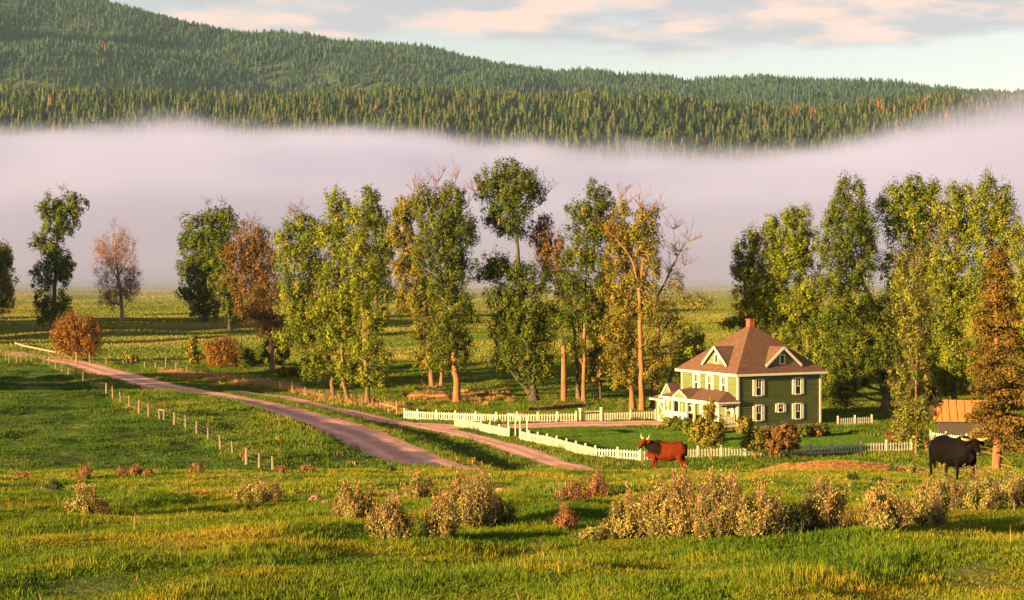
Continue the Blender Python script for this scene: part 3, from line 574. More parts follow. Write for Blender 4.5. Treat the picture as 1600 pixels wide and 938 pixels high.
# ================================================================== FENCES
M_white = noise_mat('white_fence_paint', [(.3, (.42, .385, .29)), (.7, (.54, .50, .39))], 3.0, .6)
M_post = noise_mat('weathered_post', [(.3, (.17, .115, .065)), (.7, (.30, .21, .125))], 5.0, .9, .4, 20, stretch=(1, 1, .15))
M_wire = plain_mat('fence_wire', (.18, .16, .14), .5, .4, .7)
def resample(pts, step):
    P = [Vector(p).to_2d() for p in pts]; out = [P[0]]
    for a, b in zip(P[:-1], P[1:]):
        n = max(1, round((b - a).length / step)); out += [a.lerp(b, i / n) for i in range(1, n + 1)]
    return out
def picket_fence(pts, label, h=.95, solid=(), step=2.4, gap=.27, wide=.13, group='white picket fences round the yard'):
    P = resample(pts, step); root = empty('picket_fence', on(*P[0]), 0, label, 'fence', group); o = root.location.copy(); L3 = lambda v: v - o
    me = MB().box(-.07, .07, -.07, .07, -.15, h + .12).box(-.095, .095, -.095, .095, h + .12, h + .17).poly([(-.08, -.08, h + .17), (.08, -.08, h + .17), (.08, .08, h + .17), (-.08, .08, h + .17), (0, 0, h + .25)], [(0, 1, 4), (1, 2, 4), (2, 3, 4), (3, 0, 4)]).build('post', M_white, data=True)
    for p in P:
        q = link(bpy.data.objects.new('post', me), root); q.location = L3(on(*p)); 
    for a, b in zip(P[:-1], P[1:]):
        A, B = L3(on(*a)), L3(on(*b)); 
        for z in (.22, h - .2): MB().bar(A + Vector((0, 0, z)), B + Vector((0, 0, z)), .04, .09).build('rail', M_white, root)
        pk = MB(); d = (B - A); n = max(2, int(d.length / gap)); t = d.normalized(); nn = Vector((t.y, -t.x, 0)).normalized() * .035
        for i in range(n):
            c = A + d * ((i + .5) / n) + nn; hh = h * random.uniform(.98, 1.02); w2 = t * wide * .5; th = nn.normalized() * .02
            o5 = [c - w2 + Vector((0, 0, .06)), c + w2 + Vector((0, 0, .06)), c + w2 + Vector((0, 0, hh - .07)), c + Vector((0, 0, hh)), c - w2 + Vector((0, 0, hh - .07))]
            pk.prism(o5, th)
        tag(pk.build('pickets', M_white, root), kind='stuff')
    return root
picket_fence([G(631.5, 655), G(652, 656.5), G(711, 659), G(775, 661.5), G(840, 661), G(900, 660), G(905, 659.7)], 'white picket fence running along the far side of the driveway', h=1.0)
picket_fence([G(940, 658.5), G(985, 657), G(1024, 656)], 'short white picket fence between the gate frame and the carriage door', h=.95)
picket_fence([G(711, 667), G(765, 678), G(795, 684)], 'short white picket fence left of the garden arch', h=.95)
picket_fence([G(813, 688), G(840, 694), G(885, 705), G(930, 716.5, 125)], 'slanting white picket fence between the garden arch and the near corner', h=.95)
picket_fence([*(G(a, b, 125) for a, b in ((930, 716.5), (1000, 720.5), (1090, 717), (1200, 713), (1300, 711), (1345, 708.5), (1424, 705.5)))], 'long white picket fence along the front of the lawn behind the red cow', h=.92)
picket_fence([at(1309, 669, 203), at(1362, 668, 205)], 'shaded white picket fence just right of the farmhouse back stoop', h=.85)
picket_fence([at(1454, 680, 186), at(1478, 681, 184), at(1510, 683, 182)], 'white picket fence below the eave of the orange-roofed shed', h=.95)
def arch():
    a, b = G(794, 684), G(812, 688); r = empty('garden_arch', a, 0, 'white square garden arch standing in the slanting picket fence', 'arch'); d = b - a; t = Vector((d.x, d.y, 0)).normalized(); n = Vector((-t.y, t.x, 0)) * .75
    for p in (Vector((0, 0, 0)), d):
        for q in (Vector((0, 0, 0)), n): MB().box(-.06, .06, -.06, .06, -.2, 2.22).build('post', M_white, r).location = p + q
    for q in (Vector((0, 0, 0)), n): MB().bar(q - t * .2 + Vector((0, 0, 2.28)), d + q + t * .2 + Vector((0, 0, 2.28)), .07, .14).build('beam', M_white, r)
    for i in range(7): c = d * (i / 6) + Vector((0, 0, 2.38)); MB().bar(c - n * .15, c + n * 1.15, .06, .07).build('slat', M_white, r)
arch()
def gate_frame():
    a, b = G(906, 659.7), G(939, 658.5); r = empty('gate_frame', a, 0, 'white gate frame of two tall posts and a top bar on the driveway', 'gate'); d = b - a
    for p in (Vector((0, 0, 0)), d): MB().box(-.11, .11, -.11, .11, -.2, 1.42).box(-.15, .15, -.15, .15, 1.42, 1.52).build('post', M_white, r).location = p
    MB().bar(Vector((0, 0, 1.12)), d + Vector((0, 0, 1.12)), .07, .13).build('top_bar', M_white, r); MB().bar(Vector((0, 0, .3)), d + Vector((0, 0, .3)), .05, .09).build('bottom_bar', M_white, r)
    g = MB(); n = 12
    for i in range(1, n): c = d * (i / n); g.bar(c + Vector((0, 0, .1)), c + Vector((0, 0, .85)), .07, .03, up=(0, 1, 0))
    tag(g.build('pickets', M_white, r), kind='stuff')
gate_frame()
def wire_fence(posts, label, wires=(.35, .7, 1.0), group='wire fences along the road', wd=.075, breaks=()):
    P = [G(px, py, 105) for px, py, h in posts]; root = empty('wire_fence', P[0], 0, label, 'fence', group); o = P[0]
    hs = []
    for (px, py, h), p in zip(posts, P):
        hh = h / F * p.y; hs.append(hh); r = wd * random.uniform(.9, 1.3) + (.04 if h > 23 else 0); lean = Vector((random.uniform(-.05, .05), random.uniform(-.05, .05), 0))
        q = MB().tube([(0, 0, -.3), (0, 0, hh * .5), Vector((0, 0, hh)) + lean * hh], [r * 1.1, r, r * .92], 7).build('post', M_post, root); q.location = p - o
    for z in wires:
        w_ = MB()
        for i in range(len(P) - 1):
            if i in breaks: continue
            w_.tube([P[i] - o + Vector((0, 0, z)), P[i + 1] - o + Vector((0, 0, z))], .013, 4, cap=False)
        w_.build('wire', M_wire, root)
    return root, P
wf, Pw = wire_fence([(9, 566, 15), (14, 568, 13), (26, 568, 13), (33, 568, 14), (41, 567, 14), (49, 567, 15), (59, 567, 14), (68, 569, 14), (77, 572, 14), (87, 578, 16), (97, 582, 15), (107, 587, 13), (118, 592.5, 16), (130, 596.5, 15), (142, 603, 16), (154, 608, 16), (166, 617, 18), (176, 623, 19), (188, 631, 19), (202, 638, 20), (217, 645, 20), (232, 650.5, 19), (249, 658.5, 19), (256, 660, 19),
    (272.5, 664, 19), (290, 669, 20), (307, 679, 21), (325, 689, 21), (344, 703, 23), (363, 712, 23), (385, 726, 26), (405, 732, 23), (426, 735, 22)], 'weathered post and wire fence climbing the green field left of the road')
MB().bar(Pw[22] - Pw[0] + Vector((0, 0, 1.15)), Pw[23] - Pw[0] + Vector((0, 0, 1.15)), .1, .1).build('cross_bar', M_post, wf)
wf2, P2 = wire_fence([(140, 567, 14), (166, 571, 12), (226, 576, 11), (243, 577, 11), (259, 577.5, 19), (275, 582, 15), (291.5, 583, 11), (308, 587.5, 16), (325, 589, 14), (343, 592.5, 20), (362, 596, 16), (380, 598, 12), (418, 604, 11), (438, 610, 15), (457, 614.5, 21), (477, 620, 15), (499, 624, 15), (530, 628, 12), (566, 634, 12), (582, 637, 14)],
    'thin post and wire fence along the far side of the gravel lane', wires=(.4, .75, 1.05))
def brace():
    r = empty('fence_brace', G(594, 642), 0, 'short timber H-brace fence between the wire fence and the white pickets', 'fence'); o = r.location.copy()
    Q = []
    for px, py, h in ((594, 642, 15), (607, 645, 16), (620, 650, 24)):
        p = G(px, py); hh = h / F * p.y; q = MB().tube([(0, 0, -.3), (0, 0, hh)], [.09, .08], 8).build('post', M_post, r); q.location = p - o; Q.append(p - o)
    MB().bar(Q[0] + Vector((0, 0, .85)), Q[2] + Vector((0, 0, .95)), .1, .1).build('rail', M_post, r)
brace()
def guard():
    r = empty('log_rail', G(36, 543), 0, 'low pale log guard rail beside the road at the far left', 'guard rail'); o = r.location.copy()
    Q = [G(px, py) - o for px, py in ((24, 541), (36, 545), (48, 547.5), (62, 550.5), (76, 553.5), (88, 556))]
    for q in Q: MB().box(-.09, .09, -.09, .09, -.3, .8).build('post', M_post, r).location = q
    MB().tube([q + Vector((0, -.12, .62)) for q in Q], .17, 7).build('log', M_floor, r)
    p = G(88, 556) - o; MB().box(-.2, .2, -.2, .2, -.3, 1.25).build('end_post', M_floor, r).location = p + Vector((.35, 0, 0))
    q = G(112, 566) - o; MB().bar(p + Vector((.4, 0, 1.0)), q + Vector((0, 0, .6)), .12, .12).build('end_rail', M_post, r)
    g = G(119.5, 569) - o; MB().tube([(0, 0, -.3), (0, 0, 1.9)], [.18, .16], 8).build('end_post', M_post, r).location = g
guard()
# ================================================================== TREES
M_bark = noise_mat('cottonwood_bark', [(.3, (.08, .048, .03)), (.5, (.15, .09, .052)), (.72, (.25, .155, .09))], 2.2, .95, .8, 6, stretch=(1, 1, .25), bdist=.08)
M_bark_d = noise_mat('grey_bark', [(.3, (.04, .032, .026)), (.7, (.10, .075, .055))], 2.2, .95, .8, 6, stretch=(1, 1, .25), bdist=.08)
M_bark_r = noise_mat('orange_bark', [(.3, (.15, .068, .03)), (.7, (.30, .145, .065))], 2.2, .95, .8, 6, stretch=(1, 1, .25), bdist=.08)
M_twig = noise_mat('bare_twigs', [(.3, (.22, .13, .10)), (.7, (.36, .22, .16))], 3, .9)
LEAF = {
 'green': leaf_mat('leaves_green', [(0, (.035, .06, .006)), (.3, (.10, .14, .010)), (.65, (.21, .225, .014)), (1, (.36, .29, .025))]),
 'dark':  leaf_mat('leaves_dark', [(0, (.022, .044, .006)), (.35, (.07, .10, .009)), (.75, (.15, .165, .013)), (1, (.28, .21, .02))]),
 'light': leaf_mat('leaves_light', [(0, (.05, .08, .008)), (.35, (.14, .17, .013)), (.75, (.26, .25, .02)), (1, (.40, .31, .035))]),
 'gold':  leaf_mat('leaves_gold', [(0, (.06, .065, .009)), (.35, (.16, .145, .016)), (.75, (.29, .21, .026)), (1, (.42, .25, .04))]),
 'rust':  leaf_mat('leaves_rust', [(0, (.08, .05, .014)), (.4, (.16, .09, .022)), (.8, (.26, .13, .035)), (1, (.36, .18, .07))]),
 'pink':  leaf_mat('buds_pink', [(0, (.16, .075, .05)), (.5, (.27, .14, .09)), (1, (.36, .22, .15))]),
 'orange': leaf_mat('leaves_orange', [(0, (.12, .05, .010)), (.4, (.26, .115, .016)), (1, (.46, .22, .03))]),
 'needle': leaf_mat('brown_needles', [(0, (.045, .032, .006)), (.4, (.12, .08, .012)), (.8, (.22, .135, .02)), (1, (.32, .20, .03))], .15),
}
def rand_unit(n, r):
    v = r.normal(size=(n, 3)); return v / np.linalg.norm(v, axis=1)[:, None]
def quads(P, size, r, flat=.0, elong=.62, upness=0.0, out=None):
    """leaf-sized quads at P, randomly turned"""
    n = len(P); nrm = rand_unit(n, r); nrm = nrm if out is None else out + nrm * .5; nrm /= np.linalg.norm(nrm, axis=1)[:, None]
    a = np.cross(nrm, rand_unit(n, r)); a /= np.linalg.norm(a, axis=1)[:, None] + 1e-9; b = np.cross(nrm, a)
    s = size * r.uniform(.7, 1.35, n)[:, None]; V = np.stack([P + a * s, P + b * s * elong, P - a * s * .8, P - b * s * elong], 1)
    return V.reshape(-1, 3), np.arange(4 * n).reshape(n, 4)
class Limbs:
    def __init__(s): s.V = []; s.F = []; s.n = 0
    def add(s, pts, rad, k=5):
        pts = np.asarray(pts, float); m = len(pts); T = np.gradient(pts, axis=0); T /= np.linalg.norm(T, axis=1)[:, None] + 1e-9
        ref = np.array([1., 0, 0]) if abs(T[0, 0]) < .8 else np.array([0, 1., 0]); X = ref - T * (T @ ref)[:, None]; X /= np.linalg.norm(X, axis=1)[:, None] + 1e-9; Yv = np.cross(T, X)
        a = np.arange(k) * 2 * math.pi / k; rad = np.broadcast_to(np.asarray(rad, float), (m,))
        V = pts[:, None] + (X[:, None] * np.cos(a)[None, :, None] + Yv[:, None] * np.sin(a)[None, :, None]) * rad[:, None, None]
        s.V.append(V.reshape(-1, 3)); i = (np.arange(m - 1)[:, None] * k + np.arange(k)[None, :]); j = (np.arange(m - 1)[:, None] * k + (np.arange(k)[None, :] + 1) % k)
        s.F.append(np.stack([i, j, j + k, i + k], -1).reshape(-1, 4) + s.n); s.n += m * k
    def build(s, name, mat, parent): return mesh_np(name, np.concatenate(s.V), np.concatenate(s.F), mat, parent, smooth=True)
def bez(a, b, bend, n=6):
    t = np.linspace(0, 1, n)[:, None]; m = (a + b) / 2 + bend; return a * (1 - t) ** 2 + 2 * m * t * (1 - t) + b * t * t
TREES = []; GR_R = 'cottonwood grove behind the farmhouse'
def tree(label, base, blobs, trunks, leaf='green', bark=None, name='cottonwood_tree', cat='tree', group='old cottonwoods round the farmhouse', dens=1.0, clump=.62, bare=(), seed=1, Y=None,
         leaf_px=1.75, tr=.36, deep=.85, twigs=0, loc=None, plume=1.45, hollow=.35, y_min=125, branch_r=1.0):
    """blobs: crown lobes (px, py, rx, ry) read off the photo; trunks: polylines of photo pixels; bare: leafless limbs sticking out. All are set at the tree's own distance and given depth."""
    grow = 1.2 if group == GR_R else 1.05
    if group == GR_R: dens = dens * 1.12
    r = np.random.default_rng(seed); b0 = loc if loc is not None else G(base[0], base[1], y_min); Yd = b0.y; k = Yd / F; clump = clump * max(1, Yd / 270)
    # rows are measured from the base so that the tree stands on the ground it grows from
    def L3(px, py, dy=0.0): return np.array([(px - base[0]) * k, dy, (base[1] - py) * k])
    root = empty(name, b0, 0, label, cat, group); root['spot'] = base[0]
    lm = Limbs(); spine = []
    for ti, tk in enumerate(trunks):
        r0 = tk[0] * .74; P = np.array([L3(px, py, 0 if i == 0 else r.normal(0, .25) + .2 * ti) for i, (px, py) in enumerate(tk[1:])]); P[0, 2] -= .3
        if len(P) > 2:
            c = [P[0]]; Q = np.vstack([2 * P[0] - P[1], P, 2 * P[-1] - P[-2]])
            pts = []
            for i in range(1, len(Q) - 2):
                for t in np.linspace(0, 1, 5, endpoint=False):
                    a, b, cc, d = Q[i-1], Q[i], Q[i+1], Q[i+2]; pts.append(.5 * (2*b + (cc-a)*t + (2*a-5*b+4*cc-d)*t*t + (3*b-a-3*cc+d)*t**3))
            P = np.array(pts + [P[-1]])
        else: P = np.linspace(P[0], P[-1], 6)
        P[1:-1] += r.normal(0, .05, (len(P) - 2, 3)); f = np.linspace(0, 1, len(P)); rad = r0 * (1 - .82 * f ** .9); rad[0] *= 1.55; rad[1] *= 1.12
        lm.add(P, rad, 9); spine.append((P, rad))
    SP = np.concatenate([s[0] for s in spine]); SR = np.concatenate([s[1] for s in spine])
    def root_of(p, ratio=.55):
        d = np.linalg.norm(SP - p, axis=1) + np.where(SP[:, 2] > p[2] - .25 * np.hypot(SP[:, 0] - p[0], SP[:, 1] - p[1]), 6.0, 0) + .35 * np.abs(p[2] - SP[:, 2]); i = int(np.argmin(d)); return SP[i], SR[i]
    LP = []; LV = []; LO = []
    ls = leaf_px * k
    for (px, py, rx, ry) in blobs:
        rx, ry = rx * grow, ry * (1 + (grow - 1) * .5)
        dep = rx * k * deep; c = L3(px, py, r.uniform(-.45, .45) * dep); a, ra = root_of(c); R0 = min(ra * .6, .05 + .012 * rx * k * 6) * branch_r
        lb = bez(a, c, np.array([0, 0, -.12 * np.linalg.norm(c - a)]) + r.normal(0, .12, 3), 7); lm.add(lb, np.linspace(R0, R0 * .35, 7), 5)
        area = math.pi * rx * ry * k * k; n = max(3, int(dens * 4.0 * area / (clump * clump * 1.6)))
        u = rand_unit(n, r) * (r.uniform(hollow ** 3, 1, n) ** (1 / 3))[:, None]; C = c + u * r.uniform(.8, 1.28, n)[:, None] * np.array([rx * k * 1.14, dep, ry * k * 1.06])
        for ci in C:
            j = r.integers(2, 7); st = lb[j]; 
            if r.random() < .3: lm.add(bez(st, ci, r.normal(0, .15, 3), 3), np.linspace(R0 * .32, .012 + .1 * ls, 3), 3)
            m = int(r.uniform(25, 52) * (1 if not twigs else .55)); cs = clump * r.uniform(.5, 1.2)
            q = ci + rand_unit(m, r) * (r.uniform(0, 1, m) ** .45)[:, None] * np.array([cs, cs, cs * plume * r.uniform(.8, 1.5)]); LP.append(q); od = (q - ci) / cs + .55 * (ci - c) / (np.linalg.norm(ci - c) + .3); od[:, 2] += .1; LO.append(od / (np.linalg.norm(od, axis=1)[:, None] + 1e-6))
            LV.append(np.clip(r.normal(.43, .18) + r.normal(0, .06, m), 0, .9))
            for _ in range(twigs):
                d = rand_unit(1, r)[0]; d[2] = abs(d[2]) + .5; lm.add(bez(ci, ci + d * clump * r.uniform(1.0, 2.0), r.normal(0, .12, 3), 3), [.022 + .08 * ls, .014 + .05 * ls, .01 + .02 * ls], 3)
    for bl in bare:
        P = np.array([L3(px, py, r.normal(0, .4)) for px, py in bl]); a, ra = root_of(P[0]); pth = np.vstack([bez(a, P[0], r.normal(0, .1, 3), 4)[:-1], P]) if np.linalg.norm(a - P[0]) > .2 else P
        lm.add(pth, np.linspace(max(.05, min(ra * .55, .16)), .03, len(pth)), 5)
        for p in P:
            for _ in range(7):
                d = rand_unit(1, r)[0]; d[2] = abs(d[2]) + .3; ln = r.uniform(.8, 2.0); e = p + d * ln; lm.add(bez(p, e, r.normal(0, .15, 3), 4), np.linspace(.045, .016, 4), 3)
                for _ in range(3):
                    s0 = p + (e - p) * r.uniform(.4, 1); d2 = rand_unit(1, r)[0]; d2[2] = abs(d2[2]) + .4; lm.add(np.array([s0, s0 + d2 * r.uniform(.3, .9)]), [.022, .012], 3)
    lm.build('trunk', bark or M_bark, root)
    if LP:
        LP = np.concatenate(LP); LV = np.concatenate(LV); V, Fq = quads(LP, ls, r, out=np.concatenate(LO)); mesh_np('crown', V, Fq, LEAF[leaf], root, var=LV)
    TREES.append((label, len(LP))); return root
GR_L = 'trees standing in the left meadow'; GR_R = 'cottonwood grove behind the farmhouse'; GR_M = 'old cottonwoods beside the lane'
tree('dense olive tree cut off by the left edge of the meadow', (-8, 505), [(2, 400, 18, 22), (3, 440, 19, 30), (-6, 470, 24, 16), (-12, 420, 20, 30)], [(.6, (-8, 505), (-6, 450), (-2, 400))], 'gold', group=GR_L, seed=11)
tree('tall narrow poplar with a crooked top, second tree from the left', (82, 517), [(80, 328, 17, 20), (106, 325, 20, 20), (128, 314, 9, 7), (92, 350, 24, 20), (58, 378, 9, 9), (80, 385, 24, 22), (92, 410, 20, 20), (70, 430, 16, 22), (101, 425, 13, 20), (66, 470, 12, 20), (98, 470, 11, 18), (76, 495, 18, 11), (97, 490, 12, 11)],
     [(.95, (82, 517), (84, 470), (87, 420), (88, 370), (94, 318))], 'dark', M_bark_d, group=GR_L, seed=12, bare=[[(94, 318), (97, 298)]], dens=.8)
tree('bare pinkish leafless tree standing alone in the meadow', (191, 502), [(180, 385, 25, 25), (164, 410, 19, 25), (200, 420, 16, 25), (185, 448, 28, 26), (205, 455, 12, 18), (172, 470, 20, 14)],
     [(.8, (191, 502), (188, 460), (183, 415), (178, 360)), (.35, (187, 440), (165, 405), (152, 395)), (.3, (184, 430), (203, 400), (210, 385))], 'pink', M_twig, group=GR_L, seed=13, dens=.75, twigs=5, leaf_px=1.0, bare=[[(178, 355), (178, 348)], [(160, 392), (150, 380)], [(205, 395), (212, 380)]])
tree('dark green meadow tree with dead branches sticking out of its top', (322, 505), [(330, 355, 36, 22), (355, 340, 12, 14), (300, 375, 16, 13), (320, 385, 34, 22), (310, 420, 28, 22), (335, 440, 32, 27), (303, 460, 21, 18), (325, 483, 26, 14)],
     [(.9, (322, 505), (318, 450), (322, 390), (330, 340)), (.5, (322, 470), (340, 420), (350, 360))], 'dark', M_bark_d, group=GR_L, seed=14, bare=[[(320, 340), (322, 318)], [(343, 335), (347, 316)], [(292, 362), (280, 345)]])
tree('short dark tree leaning against the rust-coloured tree in the meadow', (360, 517), [(345, 400, 20, 26), (362, 460, 18, 26), (350, 440, 22, 24), (365, 488, 18, 14)], [(.75, (360, 517), (357, 470), (348, 400))], 'dark', M_bark_d, group=GR_L, seed=15)
tree('rust-coloured half-leafed tree at the bend of the lane', (425, 580), [(395, 372, 26, 20), (374, 400, 22, 22), (410, 408, 30, 27), (385, 440, 30, 27), (420, 450, 22, 28), (398, 482, 28, 22), (425, 508, 20, 18)],
     [(.55, (425, 580), (424, 530), (414, 470), (398, 390)), (.25, (421, 500), (395, 450), (370, 410))], 'rust', M_bark, group=GR_M, seed=16, twigs=2, leaf_px=1.8, bare=[[(398, 365), (395, 350)], [(430, 400), (432, 372)]])
tree('leftmost leafy green cottonwood beside the lane, leaning left', (523, 622), [(470, 350, 24, 18), (454, 380, 22, 22), (490, 370, 22, 22), (470, 410, 33, 26), (460, 450, 23, 23), (500, 430, 28, 28), (480, 490, 36, 28), (460, 530, 26, 19), (500, 530, 28, 27), (495, 570, 22, 18)],
     [(.42, (523, 622), (516, 580), (505, 520), (490, 450), (478, 370))], 'green', group=GR_M, seed=17, bare=[[(468, 345), (462, 332)]])
tree('middle leafy cottonwood of the three beside the lane, with twin tips', (543, 628), [(525, 315, 17, 16), (535, 340, 24, 22), (513, 370, 24, 22), (545, 385, 26, 26), (533, 430, 30, 28), (520, 475, 30, 26), (550, 480, 24, 26), (533, 530, 33, 26), (543, 578, 22, 22)],
     [(.40, (543, 628), (536, 580), (534, 500), (530, 420), (526, 330))], 'green', group=GR_M, seed=18)
tree('right-hand cottonwood of the three beside the lane, with a pale bare limb', (576, 632), [(573, 425, 24, 22), (565, 345, 18, 26), (562, 385, 22, 22), (558, 460, 20, 22), (585, 500, 22, 22), (573, 545, 26, 22), (580, 588, 22, 18), (602, 562, 9, 12)],
     [(.42, (576, 632), (571, 560), (567, 490), (564, 430), (575, 405), (610, 385)), (.25, (565, 440), (562, 390), (565, 340))], 'light', group=GR_M, seed=19)
tree('dark poplar with a pointed top standing behind the lane cottonwoods', (585, 522), [(580, 312, 10, 22), (586, 345, 18, 20), (600, 375, 14, 26), (590, 410, 24, 22), (580, 445, 22, 18), (602, 458, 16, 14)], [(.95, (585, 522), (588, 470), (590, 420), (582, 310))], 'dark', M_bark, group=GR_M, seed=20)
tree('gold-tinged cottonwood with two orange stems, left of the big leaning trunk', (678, 606), [(635, 330, 22, 18), (623, 360, 17, 22), (640, 390, 22, 26), (645, 430, 28, 23), (660, 470, 24, 26), (630, 470, 12, 17), (670, 520, 24, 22), (664, 560, 20, 16)],
     [(.55, (676, 606), (672, 560), (668, 500), (658, 420), (640, 340)), (.4, (689, 606), (690, 560), (680, 480), (660, 430))], 'gold', M_bark_r, group=GR_M, seed=21, bare=[[(640, 322), (648, 300)]])
tree('broad dark cottonwood with pink bare twigs over its crown', (715, 630), [(670, 312, 24, 20), (705, 315, 22, 22), (690, 350, 36, 28), (720, 360, 22, 32), (688, 395, 38, 28), (715, 420, 28, 27), (690, 450, 33, 28), (713, 480, 24, 22), (700, 520, 28, 25), (725, 540, 16, 22), (700, 562, 26, 20), (737, 500, 11, 12)],
     [(.68, (715, 630), (712, 580), (707, 520), (703, 460), (694, 400), (690, 330)), (.3, (705, 480), (672, 440), (655, 410))], 'dark', M_bark_r, group=GR_M, seed=22, bare=[[(680, 305), (684, 285)], [(705, 302), (712, 282)], [(660, 310), (654, 294)], [(730, 325), (742, 300)]])
tree('tallest dark cottonwood with a ball of leaves above a narrow waist', (836, 628), [(790, 266, 24, 14), (765, 282, 19, 16), (815, 286, 25, 20), (790, 302, 38, 20), (836, 300, 13, 16), (796, 330, 30, 20), (800, 358, 22, 15), (768, 343, 12, 10), (775, 415, 19, 19), (759, 430, 12, 12), (800, 422, 24, 20), (830, 440, 26, 22), (790, 465, 26, 22), (820, 490, 33, 26), (790, 510, 22, 25), (830, 530, 36, 30), (800, 560, 27, 22), (837, 575, 30, 24), (852, 500, 22, 27)],
     [(.78, (836, 628), (828, 570), (818, 500), (812, 430), (808, 380), (800, 300)), (.4, (828, 610), (808, 592), (788, 563))], 'dark', M_bark_d, group=GR_M, seed=23, bare=[[(845, 320), (852, 305)]], dens=1.05)
def snag():
    b = G(881, 629); r = empty('tree_snag', b, 0, 'broken pale orange tree snag without branches between two cottonwoods', 'dead tree'); k = b.y / F; rr = np.random.default_rng(3)
    lm = Limbs(); z = np.linspace(-.3, 88 * k, 12); P = np.stack([np.sin(z * .3) * .06 - z * .008, z * 0, z], 1); lm.add(P, .40 - .10 * np.linspace(0, 1, 12), 10); lm.build('trunk', M_bark_r, r)
    s = MB()
    for i in range(7): a = i * .9; s.poly([(math.cos(a) * .28 - .06, math.sin(a) * .28, 88 * k - .3), (math.cos(a + .7) * .28 - .06, math.sin(a + .7) * .28, 88 * k - .3), (math.cos(a + .35) * .2 - .06, math.sin(a + .35) * .2, 88 * k + rr.uniform(.1, .7))], [(0, 1, 2)])
    s.build('splintered_top', M_bark_r, r)
snag()
tree('thin rust and gold cottonwood leaning left behind the broken snag', (904, 626), [(850, 350, 14, 14), (845, 376, 18, 18), (865, 390, 20, 22), (870, 420, 16, 22), (850, 412, 12, 15), (882, 455, 18, 20)], [(.38, (904, 626), (900, 540), (885, 450), (862, 390), (850, 345))], 'rust', M_bark, group=GR_M, seed=24, leaf_px=2.0, twigs=1)
tree('forked green-topped cottonwood on a tall bare orange trunk right of the snag', (912, 629), [(930, 300, 12, 16), (905, 330, 16, 16), (946, 312, 12, 17), (930, 335, 26, 18), (915, 365, 28, 20), (945, 365, 22, 20), (905, 400, 24, 22), (935, 410, 22, 22), (892, 440, 21, 22), (925, 450, 20, 20), (900, 480, 20, 16), (885, 500, 16, 18), (922, 500, 16, 20), (895, 545, 14, 18)],
     [(.40, (912, 629), (913, 560), (914, 490), (916, 430), (925, 340)), (.22, (914, 490), (940, 440), (948, 360)), (.2, (914, 570), (895, 545), (884, 520))], 'dark', M_bark_r, group=GR_M, seed=25)
tree('slim dark-stemmed cottonwood in the middle of the row left of the house', (937, 626), [(940, 470, 18, 22), (930, 510, 22, 22), (948, 530, 20, 24), (935, 560, 18, 18), (945, 440, 14, 18), (925, 590, 16, 14), (950, 580, 14, 16)], [(.32, (937, 626), (938, 560), (940, 480), (944, 420))], 'gold', M_bark_d, group=GR_M, seed=26)
tree('golden-green cottonwood on the left of the thick clump beside the house', (988, 641), [(975, 330, 14, 12), (965, 360, 18, 18), (985, 370, 20, 20), (963, 400, 20, 22), (990, 420, 20, 25), (965, 450, 22, 25), (985, 480, 23, 25), (963, 520, 24, 27), (985, 550, 20, 25), (958, 562, 15, 17), (973, 592, 18, 14)],
     [(.45, (988, 641), (985, 560), (982, 480), (978, 400), (976, 325))], 'gold', M_bark_r, group=GR_M, seed=27, dens=1.15, bare=[[(976, 322), (972, 308)]])
tree('forked bare-limbed cottonwood with an orange trunk in the clump beside the house', (1003, 643), [(1012, 342, 20, 16), (1000, 366, 18, 15), (1022, 372, 12, 15), (1007, 398, 18, 16), (1014, 450, 13, 15), (1020, 420, 14, 16), (1016, 490, 14, 20), (1012, 535, 13, 20), (1018, 575, 13, 18), (990, 440, 13, 15)],
     [(.48, (1003, 643), (1001, 560), (1000, 480), (997, 440), (985, 403), (962, 372)), (.35, (999, 450), (1005, 400), (1012, 335))], 'gold', M_bark_r, group=GR_M, seed=28, bare=[[(1008, 340), (1000, 322)], [(1020, 350), (1030, 330)], [(962, 372), (948, 362)]])
tree('crooked half-dead cottonwood bending right with a bare spike at its top', (1019, 642), [(1052, 442, 14, 18), (1092, 474, 20, 11), (1048, 500, 15, 15), (1035, 560, 14, 20), (1040, 470, 13, 15), (1030, 600, 12, 16), (1052, 535, 14, 16), (1108, 468, 8, 6), (1068, 468, 12, 10)],
     [(.42, (1019, 642), (1023, 580), (1029, 527), (1025, 475), (1046, 426), (1063, 394)), (.22, (1028, 530), (1045, 505), (1069, 495), (1096, 472))], 'gold', M_bark, group=GR_M, seed=29, dens=.85, twigs=1, bare=[[(1058, 400), (1052, 358)], [(1063, 394), (1076, 378)], [(1046, 426), (1070, 415)]])
tree('dark leaning trunk with thin leaves next to the carriage wing', (1034, 641), [(1072, 522, 20, 16), (1062, 555, 14, 16), (1080, 545, 14, 16)], [(.42, (1034, 641), (1048, 590), (1060, 545), (1070, 515))], 'green', M_bark, group=GR_M, seed=30, dens=.6)
tree('small bright green sapling just behind the left side of the house', (1078, 634), [(1085, 535, 12, 16), (1075, 560, 18, 16), (1095, 560, 14, 14), (1085, 585, 22, 18), (1080, 610, 22, 14)], [(.16, (1078, 634), (1082, 580), (1086, 530))], 'light', M_bark, name='sapling', group=GR_R, seed=31, clump=.5)
tree('leftmost tree of the grove, rounded, rising behind the farmhouse roof', (1185, 630), [(1180, 372, 12, 14), (1166, 395, 15, 22), (1160, 425, 13, 22), (1182, 430, 17, 27), (1170, 465, 20, 22), (1185, 500, 18, 18), (1160, 500, 13, 9), (1146, 504, 15, 7), (1180, 545, 24, 22)], [(.45, (1185, 630), (1182, 550), (1178, 470), (1176, 380))], 'light', group=GR_R, seed=32)
